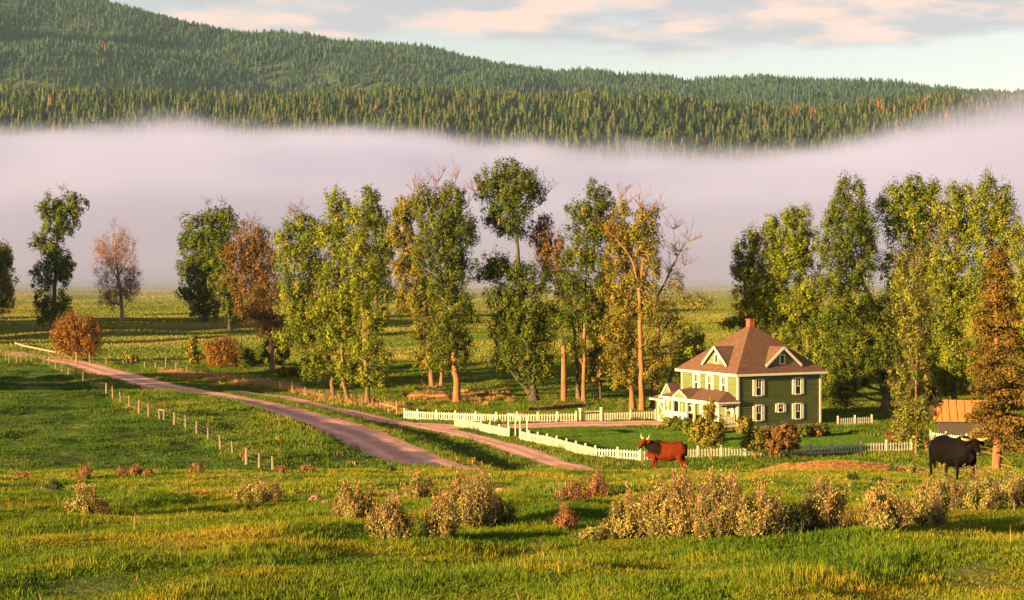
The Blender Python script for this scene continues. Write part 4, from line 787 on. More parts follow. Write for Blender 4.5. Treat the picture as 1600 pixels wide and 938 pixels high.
tree('second tree of the grove from the left, directly above the chimney', (1222, 632), [(1205, 352, 10, 14), (1210, 378, 16, 20), (1212, 405, 20, 22), (1205, 440, 22, 26), (1217, 480, 22, 26), (1225, 520, 18, 20), (1215, 560, 26, 22)], [(.45, (1222, 632), (1220, 550), (1214, 470), (1207, 360))], 'green', group=GR_R, seed=33)
tree('third tree of the grove from the left, with a twin-pointed crown', (1262, 634), [(1234, 340, 10, 16), (1254, 340, 10, 16), (1243, 365, 22, 18), (1262, 390, 20, 25), (1240, 410, 24, 24), (1265, 450, 24, 25), (1248, 490, 26, 26), (1275, 510, 22, 25), (1262, 548, 28, 20), (1290, 560, 22, 24), (1285, 600, 20, 20)], [(.5, (1262, 634), (1262, 550), (1256, 470), (1246, 350))], 'green', group=GR_R, seed=34)
tree('tall forked grove tree with a thick slanting limb, right of the chimney', (1384, 642), [(1319, 300, 11, 20), (1344, 302, 7, 18), (1325, 330, 24, 20), (1300, 345, 12, 17), (1350, 345, 15, 22), (1325, 370, 30, 24), (1355, 385, 14, 18), (1308, 400, 22, 22), (1340, 420, 24, 22), (1313, 440, 24, 23), (1335, 480, 26, 26), (1308, 500, 24, 26), (1345, 530, 26, 28), (1315, 560, 28, 24), (1332, 592, 20, 18), (1385, 490, 20, 26), (1378, 535, 24, 24), (1365, 570, 20, 20), (1400, 560, 22, 26), (1300, 592, 20, 20), (1312, 622, 16, 13), (1396, 600, 18, 20)],
     [(.62, (1384, 642), (1386, 560), (1378, 510), (1364, 473), (1345, 430), (1328, 395), (1322, 310)), (.3, (1385, 560), (1386, 500), (1384, 470))], 'dark', M_bark, group=GR_R, seed=35)
tree('broad-topped grove tree rising above the slim pale tree', (1455, 640), [(1377, 320, 8, 14), (1404, 302, 16, 18), (1433, 295, 16, 18), (1455, 302, 11, 20), (1425, 325, 32, 22), (1452, 345, 18, 25), (1423, 360, 26, 22), (1445, 388, 22, 22), (1398, 350, 14, 18), (1455, 430, 22, 26), (1400, 420, 22, 26), (1405, 460, 20, 22), (1450, 480, 20, 26), (1440, 540, 22, 28), (1418, 505, 20, 24), (1462, 598, 20, 22)], [(.55, (1455, 640), (1452, 550), (1446, 450), (1440, 380), (1432, 300))], 'green', group=GR_R, seed=36)
tree('grove tree with pale bare limbs left of the tallest right-hand one', (1492, 642), [(1489, 308, 11, 18), (1505, 312, 12, 22), (1485, 340, 22, 22), (1502, 362, 22, 26), (1488, 400, 26, 26), (1478, 440, 26, 26), (1500, 470, 22, 28), (1475, 505, 26, 26), (1490, 550, 26, 28), (1470, 585, 20, 18), (1500, 590, 22, 22)], [(.5, (1492, 642), (1490, 560), (1486, 470), (1496, 390), (1500, 310)), (.22, (1490, 440), (1470, 395), (1452, 365))], 'light', group=GR_R, seed=37, bare=[[(1470, 380), (1452, 360)], [(1515, 340), (1525, 310)]])
tree('tall pointed grove tree directly above the brown conifer', (1545, 644), [(1539, 292, 10, 20), (1540, 322, 24, 23), (1574, 312, 9, 20), (1565, 340, 18, 22), (1545, 360, 26, 23), (1575, 382, 14, 20), (1550, 400, 22, 22), (1530, 440, 20, 26), (1560, 450, 24, 26), (1535, 500, 24, 28), (1562, 520, 26, 30), (1540, 570, 26, 28), (1570, 600, 24, 24)], [(.55, (1545, 644), (1545, 550), (1548, 450), (1542, 300))], 'green', group=GR_R, seed=38, bare=[[(1555, 320), (1562, 300)]])
tree('rightmost grove tree cut off by the right edge of the picture', (1612, 648), [(1590, 362, 13, 15), (1602, 395, 22, 26), (1612, 440, 28, 36), (1606, 500, 28, 36), (1600, 560, 26, 30), (1620, 590, 30, 30)], [(.5, (1612, 648), (1610, 550), (1605, 430), (1595, 365))], 'light', group=GR_R, seed=39)
tree('slim pale twiggy tree in front of the grove by the picket fence end', (1432, 712), [(1428, 555, 17, 18), (1425, 598, 24, 22), (1430, 640, 27, 22), (1422, 672, 24, 17), (1440, 690, 14, 10), (1408, 615, 12, 14), (1425, 430, 24, 30), (1430, 480, 24, 30), (1428, 520, 20, 22)],
     [(.17, (1432, 712), (1430, 620), (1433, 520), (1428, 440), (1425, 398)), (.09, (1431, 590), (1446, 500), (1452, 430)), (.09, (1431, 580), (1414, 500), (1404, 440))], 'light', M_bark, name='slim_tree', group=GR_R, seed=40, clump=.45, twigs=2, dens=.75, leaf_px=1.9)
tree('small leaning tree with a thick orange trunk behind the black bull', (1449, 707), [(1448, 600, 14, 18), (1455, 625, 14, 16), (1442, 580, 12, 14)], [(.27, (1449, 707), (1443, 665), (1441, 620), (1444, 580))], 'gold', M_bark_r, name='small_tree', group=GR_R, seed=41, clump=.42, dens=.8)

# a shelter belt beyond the left edge of the picture: it throws the long shadow bands across the meadow
def belt():
    first = None; rr = np.random.default_rng(61)
    spots = [(-176, 474), (-168, 452), (-180, 421), (-172, 414), (-176, 398), (-170, 380), (-188, 466), (-198, 456), (-184, 447), (-205, 438), (-192, 430), (-214, 461), (-222, 447), (-190, 404), (-200, 396), (-186, 388), (-212, 410), (-196, 352), (-206, 345), (-188, 366), (-236, 480), (-170, 338), (-106, 214), (-113, 222), (-100, 207), (-119, 231)]
    for i, (x, y) in enumerate(spots):
        b = on(x, y)
        if first is None:
            k = y / F; px0 = 800 + x / k; hp = 29 / k
            first = tree('tall poplar in the row standing out of the picture left of the meadow', (px0, 500), [(px0 + dx * hp, 500 - f * hp, .15 * hp, .10 * hp) for dx, f in ((-.03, .93), (.05, .8), (-.06, .7), (.04, .58), (-.05, .46), (.05, .36), (-.03, .27), (0, .18))],
                [(.7, (px0, 500), (px0, 500 - .5 * hp), (px0, 500 - .95 * hp))], 'dark', M_bark_d, name='poplar_tree', group='row of poplars left of the picture', seed=60, loc=b, dens=.17, leaf_px=7.5)
        else:
            o = first.copy(); col.objects.link(o); o.location = b; o.rotation_euler = (0, 0, rr.uniform(0, 6)); sc_ = rr.uniform(.8, 1.12); sc_ *= .85 if y < 300 else 1; o.scale = (sc_ * 1.15, sc_ * 1.15, sc_)
            for ch_ in first.children: c = ch_.copy(); c.parent = o; col.objects.link(c)
belt()

# brown conifer at the right edge
def conifer():
    b = on((1556 - 800) / F * 98, 98); r = np.random.default_rng(50); k = b.y / F; H = 366 * k
    root = empty('conifer_tree', b, 0, 'big rusty brown conifer with an orange trunk at the right edge', 'tree'); lm = Limbs(); z = np.linspace(-.3, H, 16)
    P = np.stack([.10 * np.sin(z * .5) + z * .012, .06 * np.cos(z * .7), z], 1); lm.add(P, np.linspace(.27, .02, 16), 9); LPs = []; LVs = []
    for i in range(200):
        f = (i / 200) ** .85 * .97 + .02; z0 = f * H
        if f < .10 and r.random() < .6: continue
        reach = (2.5 * (1 - f) ** .62 + .10) * r.uniform(.45, 1.2) * (1 if f > .16 else .75); a = r.uniform(0, 6.283); d = np.array([math.cos(a), math.sin(a), 0]); st = np.array([np.interp(z0, z, P[:, 0]), np.interp(z0, z, P[:, 1]), z0])
        en = st + d * reach + np.array([0, 0, reach * r.uniform(-.28, .12) + (.15 * f)]); br = bez(st, en, np.array([0, 0, .12 * reach]), 7); lm.add(br, np.linspace(.035 * (1 - f) + .014, .008, 7), 4)
        if f < .13: continue
        n = int(150 * reach + 20); t = r.uniform(.18, 1.0, n); idx = t * 6; i0 = np.minimum(idx.astype(int), 5); p = br[i0] + (br[i0 + 1] - br[i0]) * (idx - i0)[:, None]
        wdt = .30 * reach ** .5 * (1.15 - t) + .06; side = np.cross(d, [0, 0, 1]); p = p + side * (r.normal(0, 1, n) * wdt)[:, None] + np.array([0, 0, 1]) * (r.normal(-.08, .09, n))[:, None]
        LPs.append(p); LVs.append(np.clip(r.normal(.42, .16) + r.normal(0, .12, n) + .15 * (t - .5), 0, 1))
    lm.build('trunk', M_bark_r, root); p = np.concatenate(LPs); V, Fq = quads(p, .075, r, elong=.42); mesh_np('crown', V, Fq, LEAF['needle'], root, var=np.concatenate(LVs))
conifer()
# ================================================================== SHRUBS
GR_Y = 'shrubs in the farmhouse yard'; GR_B = 'bushes beside the road'
def bush(label, base, blobs, stems, leaf, **kw):
    kw.setdefault('clump', .32); kw.setdefault('leaf_px', 1.9); kw.setdefault('group', GR_Y); kw.setdefault('name', 'bush'); kw.setdefault('cat', 'bush'); kw.setdefault('plume', 1.2)
    return tree(label, base, blobs, stems, leaf, kw.pop('bark', M_bark), **kw)
bush('big round orange willow bush beside the road at the far left', (122, 564), [(122, 514, 28, 20), (105, 526, 19, 24), (140, 530, 17, 24), (122, 545, 30, 16), (112, 505, 14, 12), (133, 508, 14, 12)], [(.12, (118, 564), (108, 520)), (.12, (124, 564), (124, 505)), (.12, (127, 564), (140, 520))], 'orange', group=GR_B, seed=70, clump=.5, dens=1.1, plume=2.4, leaf_px=1.3, twigs=2)
bush('smaller round orange bush in the meadow beyond the lane fence', (350, 577), [(336, 547, 13, 14), (356, 548, 16, 14), (348, 562, 22, 11), (348, 540, 12, 10)], [(.1, (347, 577), (338, 545)), (.1, (351, 577), (357, 545))], 'orange', group=GR_B, seed=71, clump=.42, dens=1.1, plume=2.2, leaf_px=1.3, twigs=2)
bush('dark green bush touching the right side of the smaller orange bush', (381, 574), [(382, 558, 14, 13), (392, 564, 8, 8), (376, 566, 10, 6)], [(.08, (381, 574), (382, 556))], 'dark', group=GR_B, seed=72, clump=.45)
bush('round dark bush around the foot of the rust-coloured tree', (424, 574), [(424, 548, 22, 18), (410, 558, 12, 12), (438, 556, 12, 12)], [(.1, (424, 574), (424, 550))], 'dark', group=GR_B, seed=73, clump=.5)
bush('low olive bush between the road and the meadow, right of the willow', (204, 570), [(204, 561, 11, 7), (198, 565, 8, 5)], [(.06, (204, 570), (204, 560))], 'gold', group=GR_B, seed=74, clump=.4)
bush('thin leafy sapling left of the smaller orange bush', (302, 574), [(302, 532, 5, 8), (300, 548, 8, 9), (305, 560, 8, 8)], [(.07, (302, 574), (302, 525))], 'gold', group=GR_B, seed=75, clump=.35, dens=.8)
bush('low grey-green bush under the left lane cottonwood', (450, 590), [(450, 582, 14, 7), (465, 584, 10, 6)], [(.06, (452, 590), (450, 580))], 'gold', group=GR_B, seed=76, clump=.35)
bush('small bushy tree on a forked orange stem before the porch', (1110, 722), [(1110, 642, 8, 16), (1098, 668, 14, 13), (1118, 670, 14, 13), (1108, 685, 20, 11), (1090, 682, 10, 8)], [(.13, (1110, 722), (1108, 690), (1110, 640)), (.09, (1109, 705), (1096, 675))], 'gold', name='small_tree', cat='tree', seed=77, clump=.30, bark=M_bark_r)
bush('thin olive shrub left of the dark round shrub by the front fence', (1180, 718), [(1180, 678, 12, 9), (1174, 690, 13, 9), (1187, 692, 10, 9)], [(.07, (1180, 718), (1176, 685)), (.06, (1181, 718), (1186, 685))], 'gold', seed=78, dens=.8, bark=M_bark_r)
bush('dark reddish round shrub by the front fence before the house', (1218, 718), [(1205, 682, 16, 13), (1226, 678, 17, 13), (1216, 694, 24, 11), (1238, 690, 10, 10)], [(.09, (1214, 718), (1204, 685)), (.09, (1219, 718), (1218, 680)), (.08, (1223, 718), (1232, 685))], 'rust', seed=79, dens=1.1, bark=M_bark_r)
bush('leafy shrub at the near corner of the farmhouse', (1164, 678), [(1164, 662, 10, 11), (1160, 670, 9, 7)], [(.05, (1164, 678), (1164, 660))], 'gold', seed=80)
for i, (px, py, w_, h_, lf, lb) in enumerate([(1212, 683, 12, 7, 'dark', 'low dark shrub against the house wall under the small window, leftmost'), (1232, 684, 11, 7, 'green', 'low green shrub against the house wall below the small window'), (1252, 684, 12, 8, 'dark', 'low shrub against the house wall below the right-hand lower window'), (1270, 683, 11, 8, 'rust', 'reddish low shrub against the house wall right of the last window'), (1286, 682, 9, 8, 'dark', 'last low shrub against the house wall at its right corner'),
      (1048, 668, 12, 8, 'gold', 'leftmost shrub before the porch parapet'), (1066, 673, 13, 9, 'dark', 'dark green shrub before the middle of the porch'), (1084, 680, 14, 9, 'green', 'green shrub before the porch steps'), (1098, 690, 14, 8, 'gold', 'olive shrub between the porch and the small bushy tree'), (1398, 700, 13, 16, 'rust', 'dark rust bush by the picket fence end left of the slim pale tree')]):
    bush(lb, (px, py), [(px, py - h_, w_, h_), (px - w_ * .4, py - h_ * .7, w_ * .6, h_ * .7), (px + w_ * .5, py - h_ * .8, w_ * .6, h_ * .7)], [(.05, (px, py), (px, py - h_))], lf, seed=90 + i)

# ---- sagebrush on the knoll
SAGE = {
 'sage': leaf_mat('sage_leaves', [(0, (.05, .062, .012)), (.35, (.165, .16, .03)), (.7, (.31, .265, .052)), (1, (.48, .36, .095))], .2),
 'tan':  leaf_mat('sage_seed_heads', [(0, (.18, .085, .028)), (.4, (.37, .19, .06)), (1, (.52, .31, .11))], .2),
 'rust': leaf_mat('rust_shrub', [(0, (.13, .06, .025)), (.5, (.26, .115, .045)), (1, (.38, .19, .085))], .2),
 'dark': leaf_mat('dark_shrub', [(0, (.02, .035, .012)), (.6, (.045, .07, .018)), (1, (.09, .11, .03))], .2),
}
M_sagewood = noise_mat('sage_wood', [(.3, (.11, .075, .05)), (.7, (.24, .16, .10))], 8, .95)
def sage(label, px, py, wpx, hpx, kind='sage', heads=.4, seed=1, dens=1.0, group='sagebrush on the knoll'):
    b = G(px, py); k = b.y / F; r = np.random.default_rng(seed); Rw = wpx * k / 2; H = 1.14 * hpx * k; root = empty('sagebrush', b, 0, label, 'shrub', group)
    lm = Limbs(); LP = []; LD = []; LV = []; HP = []; HD = []; HV = []; ls = max(.017, .95 * k)
    n = int(np.clip(70 * dens * (wpx * hpx / 6000) ** .6, 16, 150))
    lobes = [(r.uniform(-.6, .6), r.uniform(-.6, .6), r.uniform(.65, 1.0)) for _ in range(6)]
    for i in range(n):
        a = r.uniform(0, 6.283); q = r.uniform(0, 1) ** .55; e = np.array([math.cos(a) * q * Rw, math.sin(a) * q * Rw * .9, 0]); hz = H * math.sqrt(max(.05, 1 - .80 * q * q)) * r.uniform(.62, 1.0)
        lob = max(s * math.exp(-((e[0] / Rw - u) ** 2 + (e[1] / Rw - v) ** 2) / .18) for u, v, s in lobes); hz *= .48 + .58 * lob
        e[2] = hz; st = np.array([e[0] * .22, e[1] * .22, -.03]); br = bez(st, e, np.array([e[0] * .22, e[1] * .22, -.10 * H]), 6); lm.add(br, np.linspace(.013, .004, 6) * (.6 + H * .5), 4)
        cv = r.normal(.48, .22)
        for j in range(8):
            t = r.uniform(.12, .97) ** .8; s0 = br[0] + (br[5] - br[0]) * t if False else br[min(5, int(t * 6))]; d = np.array([r.normal(0, .45), r.normal(0, .45), 1.0]); d /= np.linalg.norm(d); ln = H * r.uniform(.10, .24)
            lm.add(np.array([s0, s0 + d * ln]), [.006, .003], 3); m = int(8 * dens + 3); tt = r.uniform(.15, 1, m)[:, None]; P = s0 + d * ln * tt + r.normal(0, .022 + .05 * H * .5, (m, 3)) * np.array([1, 1, .7])
            LP.append(P); LD.append(np.tile(d, (m, 1)) + r.normal(0, .45, (m, 3))); LV.append(np.clip(cv + r.normal(0, .15, m), 0, 1))
        if r.random() < heads * .6:
            for _ in range(3):
                d = np.array([r.normal(0, .16), r.normal(0, .16), 1.0]); ln = H * r.uniform(.16, .34); s0 = e + r.normal(0, .03, 3); lm.add(np.array([s0 - d * .1 * H, s0 + d * ln]), [.006, .003], 3); m = 12; tt = r.uniform(.1, 1, m)[:, None]
                HP.append(s0 + d * ln * tt + r.normal(0, .014, (m, 3))); HD.append(np.tile(d, (m, 1)) + r.normal(0, .3, (m, 3))); HV.append(np.clip(r.normal(.5, .2) + r.normal(0, .15, m), 0, 1))
    lm.build('stems', M_sagewood, root)
    def leaves(P, D, V_, nm, mat, s, el):
        P = np.concatenate(P); D = np.concatenate(D); D /= np.linalg.norm(D, axis=1)[:, None]; m = len(P); s = s * r.uniform(.7, 1.4, m)[:, None]; Oq = P * np.array([1, 1, .8]) - np.array([0, 0, .25 * H]); Oq /= np.linalg.norm(Oq, axis=1)[:, None] + 1e-6; B = np.cross(D, Oq + rand_unit(m, r) * .6); B /= np.linalg.norm(B, axis=1)[:, None] + 1e-9
        Vv = np.stack([P - D * s, P + B * s * el, P + D * s * 1.2, P - B * s * el], 1).reshape(-1, 3); mesh_np(nm, Vv, np.arange(4 * m).reshape(m, 4), mat, root, var=np.concatenate(V_))
    leaves(LP, LD, LV, 'foliage', SAGE[kind], ls, .55)
    if HP: leaves(HP, HD, HV, 'seed_heads', SAGE['tan' if kind == 'sage' else kind], ls * .9, .42)
    return root
for i, a in enumerate([
    ('rounded sagebrush standing alone at the left of the foreground', 137, 809, 74, 46, 'sage', .9), ('tan sagebrush with upright seed heads left of the dark rock', 405, 790, 84, 40, 'sage', 1.0), ('small dark green bush above the lone sagebrush on the left', 84, 768, 28, 20, 'dark', 0),
    ('sparse tan sagebrush beside the red stones', 555, 812, 84, 52, 'sage', .9), ('front rounded sagebrush of the middle clump, left one', 613, 846, 76, 62, 'sage', .9), ('front rounded sagebrush of the middle clump, right one', 690, 844, 58, 62, 'sage', .8),
    ('tallest spiky sagebrush of the middle clump', 728, 826, 110, 88, 'sage', .8), ('low sagebrush behind the middle clump', 655, 779, 56, 36, 'sage', .6), ('dark bare twiggy bush at the right of the middle clump', 782, 824, 52, 44, 'dark', .2), ('small rusty bush alone between the two big clumps', 885, 828, 38, 34, 'rust', .6),
    ('wide low rust-coloured bush near the crest in the centre', 895, 784, 62, 28, 'rust', .3), ('bare branching rust bush rising behind the wide low one', 930, 778, 42, 42, 'rust', .2), ('flat grey sagebrush at the left foot of the big right clump', 925, 845, 70, 22, 'sage', .1),
    ('left end sagebrush of the big right clump', 980, 842, 82, 66, 'sage', .6), ('tall sagebrush of the big right clump just below the red cow', 1050, 842, 110, 98, 'sage', .9), ('middle sagebrush of the big right clump', 1120, 840, 110, 92, 'sage', .8), ('right end sagebrush of the big right clump', 1185, 838, 96, 72, 'sage', .5), ('dark low sagebrush filling the gap right of the big clump', 1232, 836, 60, 42, 'dark', .2),
    ('sagebrush with a pink tuft of seed heads on its left side', 1288, 830, 92, 74, 'sage', .9), ('sagebrush with pink seed heads left of the black bull', 1380, 828, 88, 58, 'sage', .9), ('spreading grey sagebrush below the black bull', 1440, 824, 90, 50, 'sage', .4), ('sagebrush hiding the hind feet of the black bull', 1470, 794, 84, 56, 'sage', .5), ('sagebrush hiding the front feet of the black bull', 1530, 797, 90, 60, 'sage', .4), ('sagebrush at the foot of the brown conifer', 1580, 795, 74, 56, 'sage', .4), ('sagebrush cut off by the right edge of the picture', 1618, 800, 70, 56, 'sage', .3),
    ('small dark sagebrush in front of the orange soil bank', 1398, 741, 26, 17, 'dark', .2), ('small pale sagebrush beside the dark one on the orange soil', 1422, 741, 28, 14, 'sage', .3),
    ('small leafy green weed clump right of the pink-tufted sagebrush', 1335, 752, 22, 14, 'dark', 0), ('second small green weed clump nearer the black bull', 1372, 757, 22, 12, 'dark', 0),
    ('leftmost rust bush on the crest before the green field', 36, 750, 40, 14, 'rust', .3), ('spiky rust bush on the crest, second from the left', 132, 748, 34, 20, 'rust', .6), ('small rust bush on the crest, third from the left', 192, 745, 20, 14, 'rust', .6), ('rust bush on the crest just left of two small ones', 212, 744, 22, 17, 'rust', .6), ('tiny rust bush on the crest in a row of three', 232, 744, 14, 12, 'rust', .6),
    ('low rust bush on the crest below the end of the wire fence', 310, 742, 34, 16, 'rust', .6), ('small rust bush on the crest right of the wire fence end', 441, 740, 18, 12, 'rust', .5), ('round orange bush on the crest left of the gravel road', 480, 740, 28, 13, 'rust', .3), ('small yellow-green bush on the crest at the road edge', 610, 737, 18, 10, 'dark', .2)]):
    sage(*a, seed=200 + i)

# ---- stones and fallen logs
M_rock = noise_mat('red_fieldstone', [(.3, (.20, .11, .075)), (.7, (.40, .23, .15))], 4, .95, .7, 12)
for i, (px, py, w_, h_, lb) in enumerate([(492, 785, 34, 14, 'largest dark red fieldstone left of the middle sagebrush'), (512, 789, 26, 9, 'flat red fieldstone beside the largest one'), (612, 777, 28, 8, 'flat fieldstone behind the tan sagebrush'), (655, 776, 20, 8, 'fieldstone under the low sagebrush behind the middle clump'), (782, 769, 24, 9, 'pale fieldstone right of the tallest sagebrush'), (858, 767, 22, 5, 'flat fieldstone near the wide rust bush')]):
    b = G(px, py); k = b.y / F; r = np.random.default_rng(300 + i); bm = bmesh.new(); bmesh.ops.create_icosphere(bm, subdivisions=3, radius=1)
    dirs = rand_unit(9, r); cut = r.uniform(.6, .95, 9)
    for v in bm.verts:
        for d, c in zip(dirs, cut):
            e = v.co.dot(Vector(d)) - c
            if e > 0: v.co -= Vector(d) * e * .9
        v.co.x *= w_ * k / 2; v.co.y *= w_ * k * .4; v.co.z *= h_ * k * .9
    me = bpy.data.meshes.new('fieldstone'); bm.to_mesh(me); bm.free(); me.materials.append(M_rock); o = link(bpy.data.objects.new('fieldstone', me)); o.location = b; o.rotation_euler = (0, 0, r.uniform(-.4, .4)); tag(o, lb, 'stone', 'fieldstones on the knoll')
for i, (p, q, rd, lb) in enumerate([((628, 622), (706, 624), .38, 'long fallen log behind the first white fence posts'), ((722, 614), (762, 618), .32, 'short fallen log right of the dark cottonwood trunk'), ((828, 644), (926, 636), .34, 'dark fallen log along the foot of the tallest cottonwood'), ((650, 612), (690, 608), .26, 'fallen branch between the two orange stems'), ((744, 622), (800, 619), .26, 'thin fallen log left of the tallest cottonwood')]):
    a, b = G(*p), G(*q); root = empty('fallen_log', a, 0, lb, 'log', 'fallen logs under the cottonwoods'); r = np.random.default_rng(320 + i); d = np.array(b - a); lm = Limbs(); t = np.linspace(0, 1, 9)[:, None]; P = d * t + np.array([0, 0, rd * .75]) + r.normal(0, .08, (9, 3)); lm.add(P, np.linspace(rd, rd * .6, 9), 8); lm.build('trunk', M_bark_r, root); lm = Limbs()
    for _ in range(9): s = d * r.uniform(.1, 1) + np.array([0, 0, rd]); e = s + np.array([r.normal(0, .8), r.normal(0, .5), r.uniform(.3, 1.3)]); lm.add(bez(s, e, r.normal(0, .15, 3), 4), np.linspace(.07, .02, 4), 4)
    lm.build('branch_stubs', M_bark, root)

# ================================================================== CATTLE
def coat(name, base, dark, patch=False):
    m, t, p = new_mat(name); tc = nd('ShaderNodeTexCoord', t); n = nd('ShaderNodeTexNoise', t, i_Scale=3.5, i_Detail=5.0); t.links.new(tc.outputs['Object'], n.inputs['Vector'])
    r = ramp(t, [(.3, dark), (.7, base)]); t.links.new(n.outputs[0], r.inputs[0]); src = r.outputs[0]
    if patch:   # darker neck and shoulder coat, with the head's cast shadow painted in
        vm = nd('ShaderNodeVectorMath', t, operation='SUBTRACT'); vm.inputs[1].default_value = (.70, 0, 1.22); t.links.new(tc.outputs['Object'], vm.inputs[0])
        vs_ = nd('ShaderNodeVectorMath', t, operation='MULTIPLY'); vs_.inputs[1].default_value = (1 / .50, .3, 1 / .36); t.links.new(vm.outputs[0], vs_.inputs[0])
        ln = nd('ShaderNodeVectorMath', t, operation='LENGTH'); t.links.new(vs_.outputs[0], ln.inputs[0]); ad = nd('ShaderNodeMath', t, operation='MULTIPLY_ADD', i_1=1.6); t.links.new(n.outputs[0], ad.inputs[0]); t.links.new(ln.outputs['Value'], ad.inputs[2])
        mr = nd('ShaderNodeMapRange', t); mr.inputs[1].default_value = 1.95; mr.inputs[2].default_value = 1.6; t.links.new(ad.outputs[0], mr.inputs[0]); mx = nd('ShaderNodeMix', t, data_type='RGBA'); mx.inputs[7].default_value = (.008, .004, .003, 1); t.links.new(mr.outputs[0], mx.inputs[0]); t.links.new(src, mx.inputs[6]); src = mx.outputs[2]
    t.links.new(src, p.inputs['Base Color']); p.inputs['Roughness'].default_value = .7; p.inputs['Specular IOR Level'].default_value = .04
    n2 = nd('ShaderNodeTexNoise', t, i_Scale=40.0, i_Detail=3.0); t.links.new(tc.outputs['Object'], n2.inputs['Vector']); b = nd('ShaderNodeBump', t, i_Strength=.4, i_Distance=.01); t.links.new(n2.outputs[0], b.inputs['Height']); t.links.new(b.outputs[0], p.inputs['Normal']); return m
def loft(m, secs, n=16):
    """secs: (centre, half width, half height) along a path; rings stand square to the path"""
    C = [Vector(s[0]) for s in secs]; b = len(m.v)
    for i, (c, rw, rh) in enumerate(secs):
        c = Vector(c); d = (C[min(i + 1, len(C) - 1)] - C[max(i - 1, 0)]).normalized(); up = Vector((0, 0, 1)) if abs(d.z) < .8 else Vector((1, 0, 0)); x = d.cross(up).normalized(); u = x.cross(d)
        for k in range(n):
            a = 2 * math.pi * k / n; m.v.append(tuple(c + x * (rw * math.cos(a)) + u * (rh * math.sin(a))))
    for i in range(len(secs) - 1):
        for k in range(n): k2 = (k + 1) % n; m.f.append((b + i*n + k, b + i*n + k2, b + (i+1)*n + k2, b + (i+1)*n + k))
    m.f.append(tuple(b + k for k in range(n - 1, -1, -1))); m.f.append(tuple(b + (len(secs) - 1) * n + k for k in range(n)))
M_horn = noise_mat('horn', [(.3, (.34, .21, .09)), (.7, (.50, .35, .18))], 6, .45); M_hoof = plain_mat('hoof', (.03, .025, .02), .6); M_nose = plain_mat('muzzle', (.10, .055, .045), .5); M_eye = plain_mat('eye', (.01, .008, .006), .1, .6)
